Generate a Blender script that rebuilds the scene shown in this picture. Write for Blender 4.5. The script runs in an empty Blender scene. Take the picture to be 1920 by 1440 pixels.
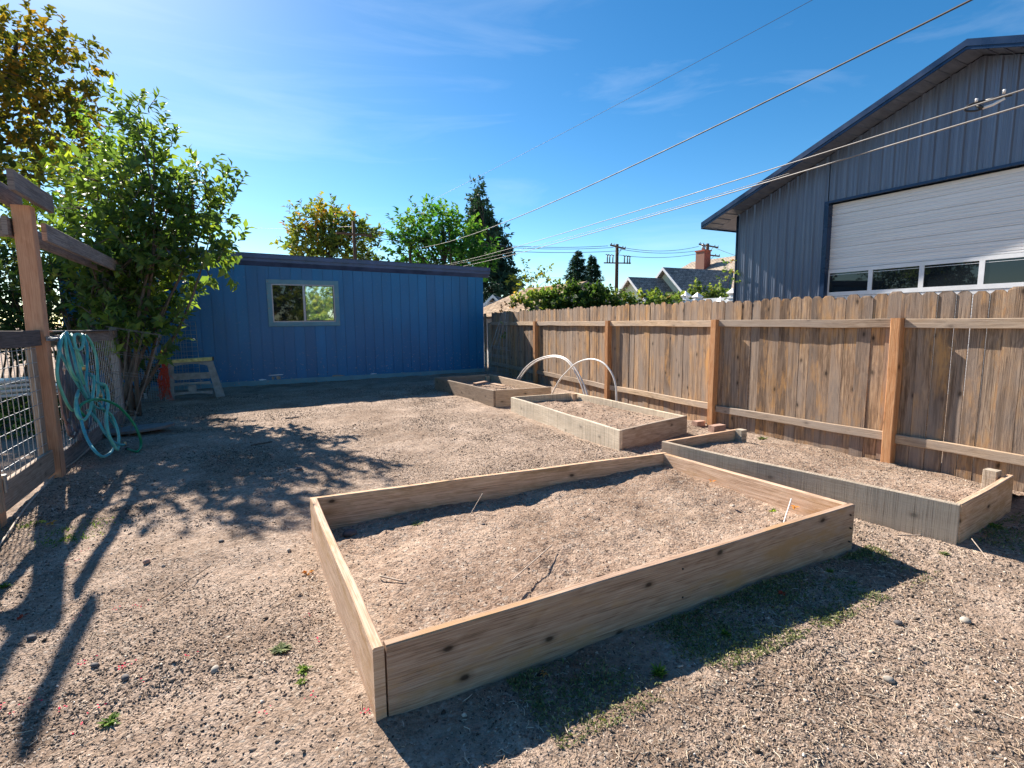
import bpy, math, random
import numpy as np
from mathutils import Vector, Matrix
random.seed(7); RNG = np.random.default_rng(7)
SC = bpy.context.scene; COL = SC.collection
# ------------------------------------------------------------------ camera
FPX, PITCH, ROLL, YAW, CH = 969.4, 0.12067, -0.009926, 0.48316, 1.5
_f = np.array([math.sin(YAW)*math.cos(PITCH), math.cos(YAW)*math.cos(PITCH), -math.sin(PITCH)])
_r0 = np.array([math.cos(YAW), -math.sin(YAW), 0.]); _u0 = np.cross(_r0, _f)
_r = _r0*math.cos(ROLL)+_u0*math.sin(ROLL); _u = -_r0*math.sin(ROLL)+_u0*math.cos(ROLL)
cd = bpy.data.cameras.new("camera"); cam = bpy.data.objects.new("camera", cd); COL.objects.link(cam)
cd.sensor_fit = 'HORIZONTAL'; cd.sensor_width = 36; cd.lens = FPX/1920*36; cd.clip_start = .05; cd.clip_end = 3000
cam.matrix_world = Matrix(((_r[0], _u[0], -_f[0], 0), (_r[1], _u[1], -_f[1], 0), (_r[2], _u[2], -_f[2], CH), (0, 0, 0, 1)))
SC.camera = cam
CP = np.array([0, 0, CH])
def at(px, py, X=None, Y=None, Z=None, D=None):
    """world point seen at a photo pixel on the plane X=, Y= or Z=, or at horizontal distance D"""
    d = _f+_r*(px-960)/FPX-_u*(py-720)/FPX
    t = X/d[0] if X is not None else Y/d[1] if Y is not None else (Z-CH)/d[2] if Z is not None else D/math.hypot(d[0], d[1])
    return CP+d*t
# ------------------------------------------------------------------ light
EL = math.radians(37); AZ = math.radians(-12.8)           # azimuth from +Y towards +X
SUND = Vector((math.sin(AZ)*math.cos(EL), math.cos(AZ)*math.cos(EL), math.sin(EL)))
sl = bpy.data.lights.new("sun", 'SUN'); sl.energy = 4.1; sl.angle = math.radians(.55); sl.color = (1, .915, .81)
so = bpy.data.objects.new("sun", sl); COL.objects.link(so); so.rotation_euler = SUND.to_track_quat('Z', 'Y').to_euler()
W = bpy.data.worlds.new("World"); SC.world = W; W.use_nodes = True
nt = W.node_tree; nt.nodes.clear()
def wn(t, **k):
    n = nt.nodes.new(t)
    for a, b in k.items(): setattr(n, a, b)
    return n
sky = wn('ShaderNodeTexSky', sky_type='NISHITA', sun_disc=False, sun_elevation=EL, sun_rotation=AZ, altitude=600, air_density=.85, dust_density=.32, ozone_density=2.2)
tc = wn('ShaderNodeTexCoord'); mp = wn('ShaderNodeMapping'); mp.inputs['Rotation'].default_value = (0, .35, .5); mp.inputs['Scale'].default_value = (1.1, 3.2, 11)
cn = wn('ShaderNodeTexNoise'); cn.inputs['Scale'].default_value = 1.3; cn.inputs['Detail'].default_value = 7; cn.inputs['Roughness'].default_value = .58; cn.inputs['Distortion'].default_value = .5
cr = wn('ShaderNodeValToRGB'); cr.color_ramp.elements[0].position = .53; cr.color_ramp.elements[1].position = .80; cr.color_ramp.elements[1].color = (.12, .12, .12, 1)
mx = wn('ShaderNodeMix', data_type='RGBA'); mx.inputs['B'].default_value = (7, 7.4, 7.8, 1)
bg = wn('ShaderNodeBackground'); bg.inputs['Strength'].default_value = .070; wo = wn('ShaderNodeOutputWorld')
L = nt.links.new
L(tc.outputs['Generated'], mp.inputs[0]); L(mp.outputs[0], cn.inputs[0]); L(cn.outputs[0], cr.inputs[0]); L(cr.outputs[0], mx.inputs['Factor'])
tn = wn('ShaderNodeMix', data_type='RGBA', blend_type='MULTIPLY'); tn.inputs['Factor'].default_value = 1; tn.inputs['B'].default_value = (.88, .87, .76, 1); hs = wn('ShaderNodeHueSaturation'); hs.inputs['Saturation'].default_value = 1.34
L(sky.outputs[0], hs.inputs['Color']); gm = wn('ShaderNodeGamma'); gm.inputs['Gamma'].default_value = 1.06; L(hs.outputs[0], gm.inputs['Color']); L(gm.outputs[0], tn.inputs['A']); L(tn.outputs['Result'], mx.inputs['A']); L(mx.outputs['Result'], bg.inputs[0]); L(bg.outputs[0], wo.inputs[0])
vs = SC.view_settings; vs.view_transform = 'Standard'; vs.look = 'None'; vs.gamma = 1; vs.use_curve_mapping = False; vs.exposure = 1.6
SC.cycles.max_bounces = 8; SC.cycles.transparent_max_bounces = 12
# ------------------------------------------------------------------ noise
def _h(ix, iy, s):
    n = (ix*374761393+iy*668265263+s*974711) & 0x7fffffff
    n = (n ^ (n >> 13))*1274126177 & 0x7fffffff
    return ((n ^ (n >> 16)) & 0xffff)/65535.
def vnoise(x, y, s=0):
    ix = np.floor(x).astype(np.int64); iy = np.floor(y).astype(np.int64); fx = x-ix; fy = y-iy
    fx = fx*fx*(3-2*fx); fy = fy*fy*(3-2*fy)
    return (_h(ix, iy, s)*(1-fx)+_h(ix+1, iy, s)*fx)*(1-fy)+(_h(ix, iy+1, s)*(1-fx)+_h(ix+1, iy+1, s)*fx)*fy
def fbm(x, y, o=4, s=0):
    a, t, r = .5, 0, 0
    for i in range(o): r = r+a*vnoise(x*2**i, y*2**i, s+i); t += a; a *= .5
    return r/t
# ------------------------------------------------------------------ materials
class NM:
    def __init__(s, name):
        s.m = bpy.data.materials.new(name); s.m.use_nodes = True; s.t = s.m.node_tree; s.t.nodes.clear()
        s.out = s.n('ShaderNodeOutputMaterial'); s.b = s.n('ShaderNodeBsdfPrincipled'); s.l(s.b.outputs[0], s.out.inputs[0])
    def n(s, t, ins=None, **k):
        n = s.t.nodes.new(t)
        for a, b in k.items(): setattr(n, a, b)
        for a, b in (ins or {}).items():
            if hasattr(b, 'is_linked'): s.l(b, n.inputs[a])
            else: n.inputs[a].default_value = b
        return n
    def l(s, a, b): s.t.links.new(a, b)
    def noise(s, vec, scale, detail=4, rough=.55, dist=0):
        return s.n('ShaderNodeTexNoise', {'Vector': vec, 'Scale': scale, 'Detail': detail, 'Roughness': rough, 'Distortion': dist}).outputs[0]
    def ramp(s, fac, stops, const=False):
        r = s.n('ShaderNodeValToRGB', {'Fac': fac}); cr = r.color_ramp
        if const: cr.interpolation = 'CONSTANT'
        while len(cr.elements) < len(stops): cr.elements.new(.5)
        for e, (p, c) in zip(cr.elements, stops):
            e.position = p; e.color = (*c, 1) if hasattr(c, '__len__') else (c, c, c, 1)
        return r.outputs[0]
    def mix(s, f, a, b, mode='MIX'):
        return s.n('ShaderNodeMix', {'Factor': f, 'A': a if hasattr(a, 'is_linked') else (*a, 1), 'B': b if hasattr(b, 'is_linked') else (*b, 1)}, data_type='RGBA', blend_type=mode).outputs['Result']
    def math(s, op, a, b=0., c=0.): return s.n('ShaderNodeMath', {0: a, 1: b, 2: c}, operation=op).outputs[0]
    def attr(s): return s.n('ShaderNodeAttribute', attribute_name='rnd').outputs['Fac']
    def obj(s): return s.n('ShaderNodeTexCoord').outputs['Object']
    def scl(s, vec, v, off=None):
        d = {'Vector': vec, 'Scale': v}
        if off is not None: d['Location'] = off
        return s.n('ShaderNodeMapping', d).outputs[0]
    def bump(s, h, st, dist=.01):
        s.l(s.n('ShaderNodeBump', {'Height': h, 'Strength': st, 'Distance': dist}).outputs[0], s.b.inputs['Normal'])
    def set(s, col=None, rough=None, **k):
        if col is not None:
            if hasattr(col, 'is_linked'): s.l(col, s.b.inputs['Base Color'])
            else: s.b.inputs['Base Color'].default_value = (*col, 1)
        if rough is not None:
            if hasattr(rough, 'is_linked'): s.l(rough, s.b.inputs['Roughness'])
            else: s.b.inputs['Roughness'].default_value = rough
        for a, b in k.items(): s.b.inputs[a.replace('_', ' ')].default_value = b
        return s.m
def plain(name, col, rough=.6, metal=0, var=.25, sc=6):
    n = NM(name); o = n.obj(); f = n.noise(o, sc, 5)
    c = n.mix(n.ramp(f, [(.3, 0.), (.7, 1.)]), tuple(x*(1-var) for x in col), tuple(min(1, x*(1+var)) for x in col))
    n.b.inputs['Metallic'].default_value = metal; n.bump(f, .15)
    return n.set(c, n.ramp(f, [(.3, max(0, rough-.1)), (.7, min(1, rough+.1))]))
def wood(name, dark, mid, light, saw=0., stain=None, stainamt=0., knots=1., grey=None, rowx=0.):
    """UV in metres: u along the board, v across; every board shifted by its own rnd"""
    n = NM(name); uv = n.n('ShaderNodeUVMap', uv_map='UVMap').outputs[0]; a = n.attr()
    sh = n.n('ShaderNodeCombineXYZ', {0: n.math('MULTIPLY', a, 37.), 1: n.math('MULTIPLY', a, 11.), 2: n.math('MULTIPLY', a, 53.)}).outputs[0]
    p = n.n('ShaderNodeVectorMath', {0: uv, 1: sh}, operation='ADD').outputs[0]
    fine = n.noise(n.scl(p, (2.6, 150, 1)), 1., 7, .72)
    warp = n.noise(n.scl(p, (1.3, 7, 1)), 1., 3)
    rings = n.math('FRACT', n.math('MULTIPLY', warp, 9.))
    rings = n.ramp(rings, [(0, 0.), (.75, 1.), (1., 0.)])
    blot = n.noise(n.scl(p, (2.0, 6.5, 1)), 1., 6, .68)
    big = n.noise(n.scl(p, (.8, 3, 1)), 1., 3)
    g = n.math('MULTIPLY_ADD', fine, .80, n.math('MULTIPLY', rings, .07)); g = n.math('MULTIPLY_ADD', blot, .25, g)
    c = n.ramp(g, [(.39, dark), (.52, mid), (.66, light)])
    c = n.mix(1., c, n.ramp(a, [(0, (.50, .47, .46)), (.25, (.78, .76, .76)), (.5, (1.04, .96, .86)), (.75, (.88, .89, .91)), (1, (1.25, 1.12, .94))]), 'MULTIPLY')
    if stain: c = n.mix(n.math('MULTIPLY', n.ramp(blot, [(.50, 0.), (.64, 1.)]), stainamt), c, stain)
    if grey: c = n.mix(n.ramp(big, [(.42, 0.), (.62, .75)]), c, grey)
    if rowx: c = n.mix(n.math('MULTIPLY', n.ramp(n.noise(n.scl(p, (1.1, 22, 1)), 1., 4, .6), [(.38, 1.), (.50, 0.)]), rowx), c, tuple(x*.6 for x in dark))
    h = g
    ck = n.ramp(n.noise(n.scl(p, (1.1, 75, 1)), 1., 2, .6), [(.27, 1.), (.31, 0.)]); c = n.mix(n.math('MULTIPLY', ck, .6), c, tuple(x*.35 for x in dark)); h = n.math('SUBTRACT', g, n.math('MULTIPLY', ck, .6))
    if saw:
        sw = n.noise(n.scl(p, (130, .9, 1)), 1., 4, .8); sd = n.math('MULTIPLY', n.ramp(sw, [(.42, .8), (.52, 0.)]), n.ramp(blot, [(.38, .35), (.58, 1.)]))
        s2 = n.ramp(n.noise(n.scl(p, (9, .35, 1)), 1., 2, .8), [(.24, .8), (.265, 0.)])
        sd = n.math('MAXIMUM', n.math('MULTIPLY', sd, n.ramp(big, [(.3, .3), (.6, 1.)])), n.math('MULTIPLY', s2, 1.))
        c = n.mix(n.math('MULTIPLY', sd, saw), c, tuple(x*.35 for x in dark)); h = n.math('SUBTRACT', h, n.math('MULTIPLY', sd, .5))
    vo = n.n('ShaderNodeTexVoronoi', {'Vector': n.scl(n.n('ShaderNodeVectorMath', {0: p, 1: n.n('ShaderNodeVectorMath', {0: n.n('ShaderNodeCombineXYZ', {0: warp, 1: blot}).outputs[0], 1: (.05, .03, 0)}, operation='MULTIPLY').outputs[0]}, operation='ADD').outputs[0], (2.1, 3.6, 1)), 'Scale': 1.}, voronoi_dimensions='2D')
    k = n.math('MULTIPLY', n.ramp(vo.outputs['Distance'], [(.028, 1.), (.06, .35), (.12, 0.)]), n.ramp(n.n('ShaderNodeSeparateColor', {0: vo.outputs['Color']}).outputs[0], [(.40, 0.), (.42, 1.)]))
    c = n.mix(n.math('MULTIPLY', k, knots*.88), c, (.018, .011, .008))
    n.bump(h, .55, .006)
    return n.set(c, .82, Specular_IOR_Level=.25)
def leafmat(name, stops, trans=.45, rough=.7, spec=.12):
    n = NM(name); c = n.ramp(n.attr(), [(p_, tuple(min(.6, x*1.65) for x in q_)) for p_, q_ in stops])
    n.set(c, rough, Specular_IOR_Level=spec)
    tr = n.n('ShaderNodeBsdfTranslucent', {'Color': n.mix(1., c, (1.7, 1.75, .7), 'MULTIPLY')})
    m = n.n('ShaderNodeMixShader', {0: trans}); n.l(n.b.outputs[0], m.inputs[1]); n.l(tr.outputs[0], m.inputs[2]); n.l(m.outputs[0], n.out.inputs[0])
    return n.m
def soilmat(name, cols, scale=1.):
    n = NM(name); o = n.obj()
    a = n.noise(o, 2.1*scale, 6, .6); b = n.noise(o, 26*scale, 6, .68); c = n.noise(o, 140*scale, 4, .7)
    g = n.math('MULTIPLY_ADD', b, .45, n.math('MULTIPLY', a, .30)); g = n.math('MULTIPLY_ADD', c, .28, g)
    col = n.ramp(g, [(.38, cols[0]), (.47, cols[1]), (.56, cols[2]), (.68, cols[3])])
    col = n.mix(1., col, n.ramp(n.noise(o, .9*scale, 4, .6, .6), [(.36, (.74, .71, .68)), (.50, (1., 1., 1.)), (.66, (1.12, 1.12, 1.12))]), 'MULTIPLY')
    vo = n.n('ShaderNodeTexVoronoi', {'Vector': o, 'Scale': 75*scale}); 
    rc = n.n('ShaderNodeSeparateColor', {0: vo.outputs['Color']}).outputs
    col = n.mix(n.ramp(rc[0], [(.80, 0.), (.82, .6)]), col, n.ramp(rc[1], [(0, (.05, .04, .035)), (.5, (.22, .18, .15)), (1, (.55, .48, .40))]))
    hh = n.math('ADD', n.math('MULTIPLY', b, .7), n.math('MULTIPLY', c, .45)); hh = n.math('SUBTRACT', hh, n.math('MULTIPLY', vo.outputs['Distance'], .35))
    n.bump(hh, .9, .02)
    return n.set(col, .95, Specular_IOR_Level=.1)
def debris(name, stops):
    n = NM(name); c = n.ramp(n.attr(), stops); f = n.noise(n.obj(), 60, 3); c = n.mix(.5, c, n.mix(1., c, n.ramp(f, [(.3, .5), (.7, 1.5)]), 'MULTIPLY'))
    return n.set(c, .9, Specular_IOR_Level=.15)
def glassmat(name, tint=(.02, .025, .03), rough=.02, spec=.9):
    n = NM(name); n.set(tint, rough); n.b.inputs['IOR'].default_value = 1.55; n.b.inputs['Specular IOR Level'].default_value = spec; n.b.inputs['Coat Weight'].default_value = .0; n.b.inputs['Coat Roughness'].default_value = .01
    n.bump(n.noise(n.obj(), 1.2, 1), .02, .05)
    return n.m
M = {}
M['ground'] = soilmat('dry_soil', [(.145, .10, .072), (.29, .212, .158), (.415, .315, .245), (.54, .43, .345)])
M['bedsoil'] = soilmat('bed_soil', [(.155, .10, .07), (.29, .20, .145), (.40, .295, .222), (.52, .405, .315)], .8)
M['fresh'] = wood('weathered_bed_board', (.25, .155, .10), (.51, .345, .24), (.69, .52, .39), stain=(.40, .24, .12), stainamt=.9, knots=1.)
M['greybed'] = wood('grey_brown_bed_board', (.20, .15, .11), (.40, .315, .24), (.56, .46, .36), stain=(.27, .20, .14), stainamt=.8, knots=.8)
M['sawn'] = wood('rough_sawn_bed_board', (.38, .31, .22), (.64, .54, .41), (.78, .68, .54), saw=.9, knots=.6, grey=(.50, .43, .34))
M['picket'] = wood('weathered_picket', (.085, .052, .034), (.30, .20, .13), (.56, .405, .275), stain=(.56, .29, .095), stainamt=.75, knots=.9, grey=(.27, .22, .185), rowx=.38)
M['rail'] = wood('weathered_rail', (.18, .125, .085), (.40, .295, .205), (.60, .475, .355), knots=.5, grey=(.38, .31, .255))
M['post'] = wood('orange_cedar_post', (.30, .125, .05), (.54, .25, .105), (.68, .39, .20), knots=1., stain=(.40, .19, .09), stainamt=.5)
M['perpost'] = wood('incised_orange_post', (.40, .19, .105), (.56, .29, .17), (.66, .38, .24), knots=.25)
M['railgrey'] = wood('brown_grey_timber', (.16, .12, .09), (.30, .235, .185), (.44, .36, .295), knots=.5)
M['greypost'] = wood('grey_post', (.16, .15, .12), (.30, .28, .23), (.42, .39, .33), knots=.5)
M['pole'] = wood('utility_pole_wood', (.035, .022, .016), (.085, .05, .036), (.15, .095, .07), knots=0)
M['greyrail'] = wood('dark_grey_timber', (.085, .075, .072), (.19, .165, .16), (.31, .28, .265), knots=.3)
n = NM('blue_siding'); o = n.obj()
st = n.noise(n.scl(o, (2, 2, .7)), 1., 4); fi = n.noise(n.scl(o, (60, 60, 3)), 1., 5)
c = n.mix(n.ramp(st, [(.3, 0.), (.7, 1.)]), (.012, .15, .33), (.007, .20, .45)); c = n.mix(n.math('MULTIPLY', n.attr(), .45), c, (.045, .12, .26))
sp = n.noise(o, 14, 6, .7); low = n.n('ShaderNodeSeparateXYZ', {0: o}).outputs[2]
c = n.mix(n.math('MULTIPLY', n.ramp(sp, [(.61, 0.), (.63, 1.)]), n.ramp(low, [(.0, 1.), (1.0, .1)])), c, (.42, .40, .38))
n.bump(fi, .25, .004); M['blue'] = n.set(c, .42, Specular_IOR_Level=.45)
n = NM('teal_trim_paint'); o = n.obj(); sp = n.noise(o, 9, 6, .75)
c = n.mix(n.ramp(n.noise(o, 4, 4), [(.3, 0.), (.7, 1.)]), (.12, .26, .33), (.16, .33, .40)); c = n.mix(n.ramp(sp, [(.60, 0.), (.62, 1.)]), c, (.34, .27, .22)); n.bump(sp, .3, .003)
M['teal'] = n.set(c, .5)
M['fascia'] = plain('dark_blue_fascia', (.07, .10, .20), .4, 0, .3, 3)
M['roofing'] = plain('grey_roofing', (.12, .12, .13), .8)
n = NM('slate_blue_metal'); o = n.obj(); s1 = n.noise(n.scl(o, (3, 14, .25)), 1., 5, .6); s2 = n.noise(o, .5, 3)
c = n.ramp(s1, [(.3, (.105, .13, .18)), (.55, (.15, .18, .24)), (.75, (.20, .235, .31))]); c = n.mix(n.ramp(s2, [(.4, 0.), (.7, .5)]), c, (.12, .14, .20))
n.b.inputs['Metallic'].default_value = .25; M['metal'] = n.set(c, n.ramp(s1, [(.3, .45), (.7, .32)]))
M['metaltrim'] = plain('navy_metal_trim', (.013, .035, .085), .3, .3, .2, 2)
n = NM('overhead_door_white'); o = n.obj(); s1 = n.noise(n.scl(o, (2, .6, 30)), 1., 5); c = n.ramp(s1, [(.3, (.68, .66, .65)), (.7, (.82, .81, .80))]); M['door'] = n.set(c, .4)
M['white'] = plain('white_paint', (.74, .75, .76), .45, 0, .08, 4)
M['vinyl'] = plain('white_vinyl', (.85, .86, .87), .35, 0, .04, 4)
M['glass'] = glassmat('dark_glass', (.012, .016, .02), .02, .5); M['glass2'] = glassmat('mirror_pane', (.05, .055, .05), .02, 1.); M['glass2'].node_tree.nodes['Principled BSDF'].inputs['Metallic'].default_value = .75; M['glass2'].node_tree.nodes['Principled BSDF'].inputs['Base Color'].default_value = (.55, .6, .6, 1)
M['alu'] = plain('aluminium_frame', (.36, .34, .38), .4, .6, .15, 10)
M['black'] = plain('black_rubber', (.02, .02, .022), .5)
M['darkmetal'] = plain('dark_screw_metal', (.05, .045, .04), .5, .7, .3, 40)
M['galv'] = plain('galvanised_wire', (.36, .37, .38), .45, .7, .2, 30)
M['rust'] = plain('rusty_wire', (.20, .17, .145), .7, .4, .4, 30)
def hosemat(nm, a, b):
    n = NM(nm); f = n.noise(n.obj(), 7, 5, .6); n.bump(n.noise(n.obj(), 200, 2), .1, .002)
    return n.set(n.mix(n.ramp(f, [(.35, 0.), (.65, 1.)]), a, b), .38)
M['hose_teal'] = hosemat('teal_hose', (.08, .40, .33), (.18, .56, .45)); M['hose_blue'] = hosemat('blue_teal_hose', (.04, .26, .31), (.07, .38, .43))
M['hose_grey'] = hosemat('grey_soaker_hose', (.06, .055, .07), (.13, .12, .14)); M['hose_green'] = hosemat('green_hose', (.0, .17, .07), (.01, .27, .13))
M['brass'] = plain('brass', (.5, .38, .2), .35, .9, .2, 40)
M['net'] = plain('red_orange_netting', (.60, .075, .035), .6, 0, .4, 40)
M['yellow'] = plain('worn_yellow_plastic', (.62, .55, .22), .6, 0, .35, 14)
M['greyplas'] = plain('grey_plastic', (.26, .265, .26), .6, 0, .3, 10)
M['pvc'] = plain('white_pvc', (.72, .68, .64), .35, 0, .1, 10)
M['cord'] = plain('beige_cord', (.42, .34, .27), .8, 0, .3, 30)
M['slab'] = plain('grey_weathered_slab', (.17, .155, .145), .85, 0, .35, 9)
M['stone'] = plain('pale_stone', (.36, .32, .27), .8, 0, .3, 30)
M['darkstone'] = plain('dark_stone', (.11, .10, .10), .8, 0, .3, 30)
M['brick'] = plain('old_red_brick', (.40, .25, .19), .85, 0, .35, 12)
n = NM('chimney_brick'); bt = n.n('ShaderNodeTexBrick', {'Vector': n.n('ShaderNodeMapping', {'Vector': n.obj(), 'Rotation': (math.pi/2, 0, math.pi/2)}).outputs[0], 'Color1': (.42, .085, .045, 1), 'Color2': (.24, .05, .03, 1), 'Mortar': (.24, .12, .09, 1), 'Scale': 4., 'Mortar Size': .02}); M['chimney'] = n.set(bt.outputs[0], .9)
def shingle(nm, a, b, sc):
    n = NM(nm); uv = n.n('ShaderNodeUVMap', uv_map='UVMap').outputs[0]
    bt = n.n('ShaderNodeTexBrick', {'Vector': uv, 'Color1': (*a, 1), 'Color2': (*b, 1), 'Mortar': tuple(x*.35 for x in a)+(1,), 'Scale': sc, 'Mortar Size': .02, 'Brick Width': .35, 'Row Height': .14})
    bt.offset = .37; f = n.noise(n.obj(), 3, 5, .65); c = n.mix(1., bt.outputs[0], n.ramp(f, [(.3, (.6, .6, .62)), (.7, (1.35, 1.3, 1.2))]), 'MULTIPLY')
    n.bump(bt.outputs['Fac'], .6, .03); return n.set(c, .9, Specular_IOR_Level=.1)
M['shingle'] = shingle('grey_shingle', (.28, .25, .23), (.48, .43, .39), 1.)
M['shingle2'] = shingle('tan_shingle', (.40, .34, .28), (.50, .43, .36), 1.3)
M['shingle3'] = shingle('mossy_brown_shingle', (.30, .21, .14), (.44, .34, .25), 1.)
M['shingle4'] = shingle('slate_grey_shingle', (.13, .15, .18), (.18, .20, .23), 1.5)
M['palegreen'] = plain('pale_green_siding', (.74, .80, .60), .7, 0, .06, 3)
M['palegrey'] = plain('pale_grey_siding', (.75, .75, .72), .7, 0, .06, 3)
n = NM('bark'); f = n.noise(n.scl(n.obj(), (22, 22, 4)), 1., 6, .7); n.bump(f, .6, .02); M['bark'] = n.set(n.ramp(f, [(.3, (.05, .035, .026)), (.7, (.17, .125, .095))]), .9)
n = NM('dark_bark'); f = n.noise(n.scl(n.obj(), (12, 12, 3)), 1., 6, .7); n.bump(f, .6, .02); M['bark2'] = n.set(n.ramp(f, [(.3, (.02, .016, .014)), (.7, (.06, .048, .04))]), .9)
M['leaf_near'] = leafmat('broad_leaf_dark_green', [(0, (.03, .055, .022)), (.45, (.07, .11, .03)), (.8, (.14, .175, .03)), (.95, (.18, .20, .03)), (1, (.34, .28, .03))], .5, .45, .35)
M['leaf_maple'] = leafmat('maple_leaf', [(0, (.025, .04, .012)), (.4, (.065, .07, .015)), (.68, (.12, .085, .014)), (.9, (.20, .10, .014)), (1, (.24, .07, .01))], .42)
M['leaf_lime'] = leafmat('yellow_green_leaf', [(0, (.04, .085, .02)), (.5, (.12, .18, .03)), (1, (.28, .28, .04))], .5)
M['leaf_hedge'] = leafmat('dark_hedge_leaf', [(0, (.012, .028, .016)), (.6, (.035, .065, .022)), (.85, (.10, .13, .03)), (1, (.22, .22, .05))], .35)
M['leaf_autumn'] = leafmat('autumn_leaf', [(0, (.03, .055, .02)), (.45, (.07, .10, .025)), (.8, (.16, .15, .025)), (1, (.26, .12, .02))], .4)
M['leaf_green'] = leafmat('green_leaf', [(0, (.012, .05, .015)), (.5, (.035, .105, .02)), (1, (.12, .19, .03))], .4)
M['needle'] = leafmat('conifer_needle', [(0, (.010, .028, .022)), (.6, (.022, .052, .032)), (1, (.05, .085, .035))], .15)
M['leaf_ivy'] = leafmat('ivy_leaf', [(0, (.02, .045, .014)), (.4, (.055, .095, .025)), (.8, (.14, .17, .05)), (.93, (.26, .25, .08)), (1, (.28, .12, .03))], .4, .65, .15)
M['leaf_rust'] = leafmat('dried_vine_leaf', [(0, (.22, .09, .03)), (.5, (.34, .17, .06)), (1, (.40, .30, .08))], .3)
M['weed'] = leafmat('weed_leaf', [(0, (.03, .07, .018)), (.6, (.08, .13, .025)), (1, (.18, .23, .04))], .35)
M['moss'] = leafmat('moss_leaf', [(0, (.045, .06, .03)), (.5, (.085, .11, .045)), (.8, (.15, .16, .07)), (1, (.24, .20, .12))], .2)
M['orange_leaf'] = leafmat('fallen_orange_leaf', [(0, (.35, .09, .02)), (1, (.55, .20, .04))], .3); M['yellow_leaf'] = leafmat('fallen_yellow_leaf', [(0, (.6, .32, .02)), (1, (.7, .42, .04))], .3)
M['red_leaf'] = leafmat('fallen_dark_red_leaf', [(0, (.20, .02, .015)), (1, (.30, .05, .02))], .2)
M['petal'] = debris('red_petal', [(0, (.55, .01, .05)), (1, (.75, .04, .12))])
M['chips'] = debris('bark_chips', [(0, (.045, .036, .03)), (.24, (.11, .085, .068)), (.48, (.27, .205, .16)), (.74, (.44, .35, .28)), (.93, (.60, .51, .42)), (1, (.82, .79, .75))])
M['straw'] = debris('straw', [(0, (.30, .20, .13)), (.5, (.55, .42, .30)), (1, (.76, .67, .54))])
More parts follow.
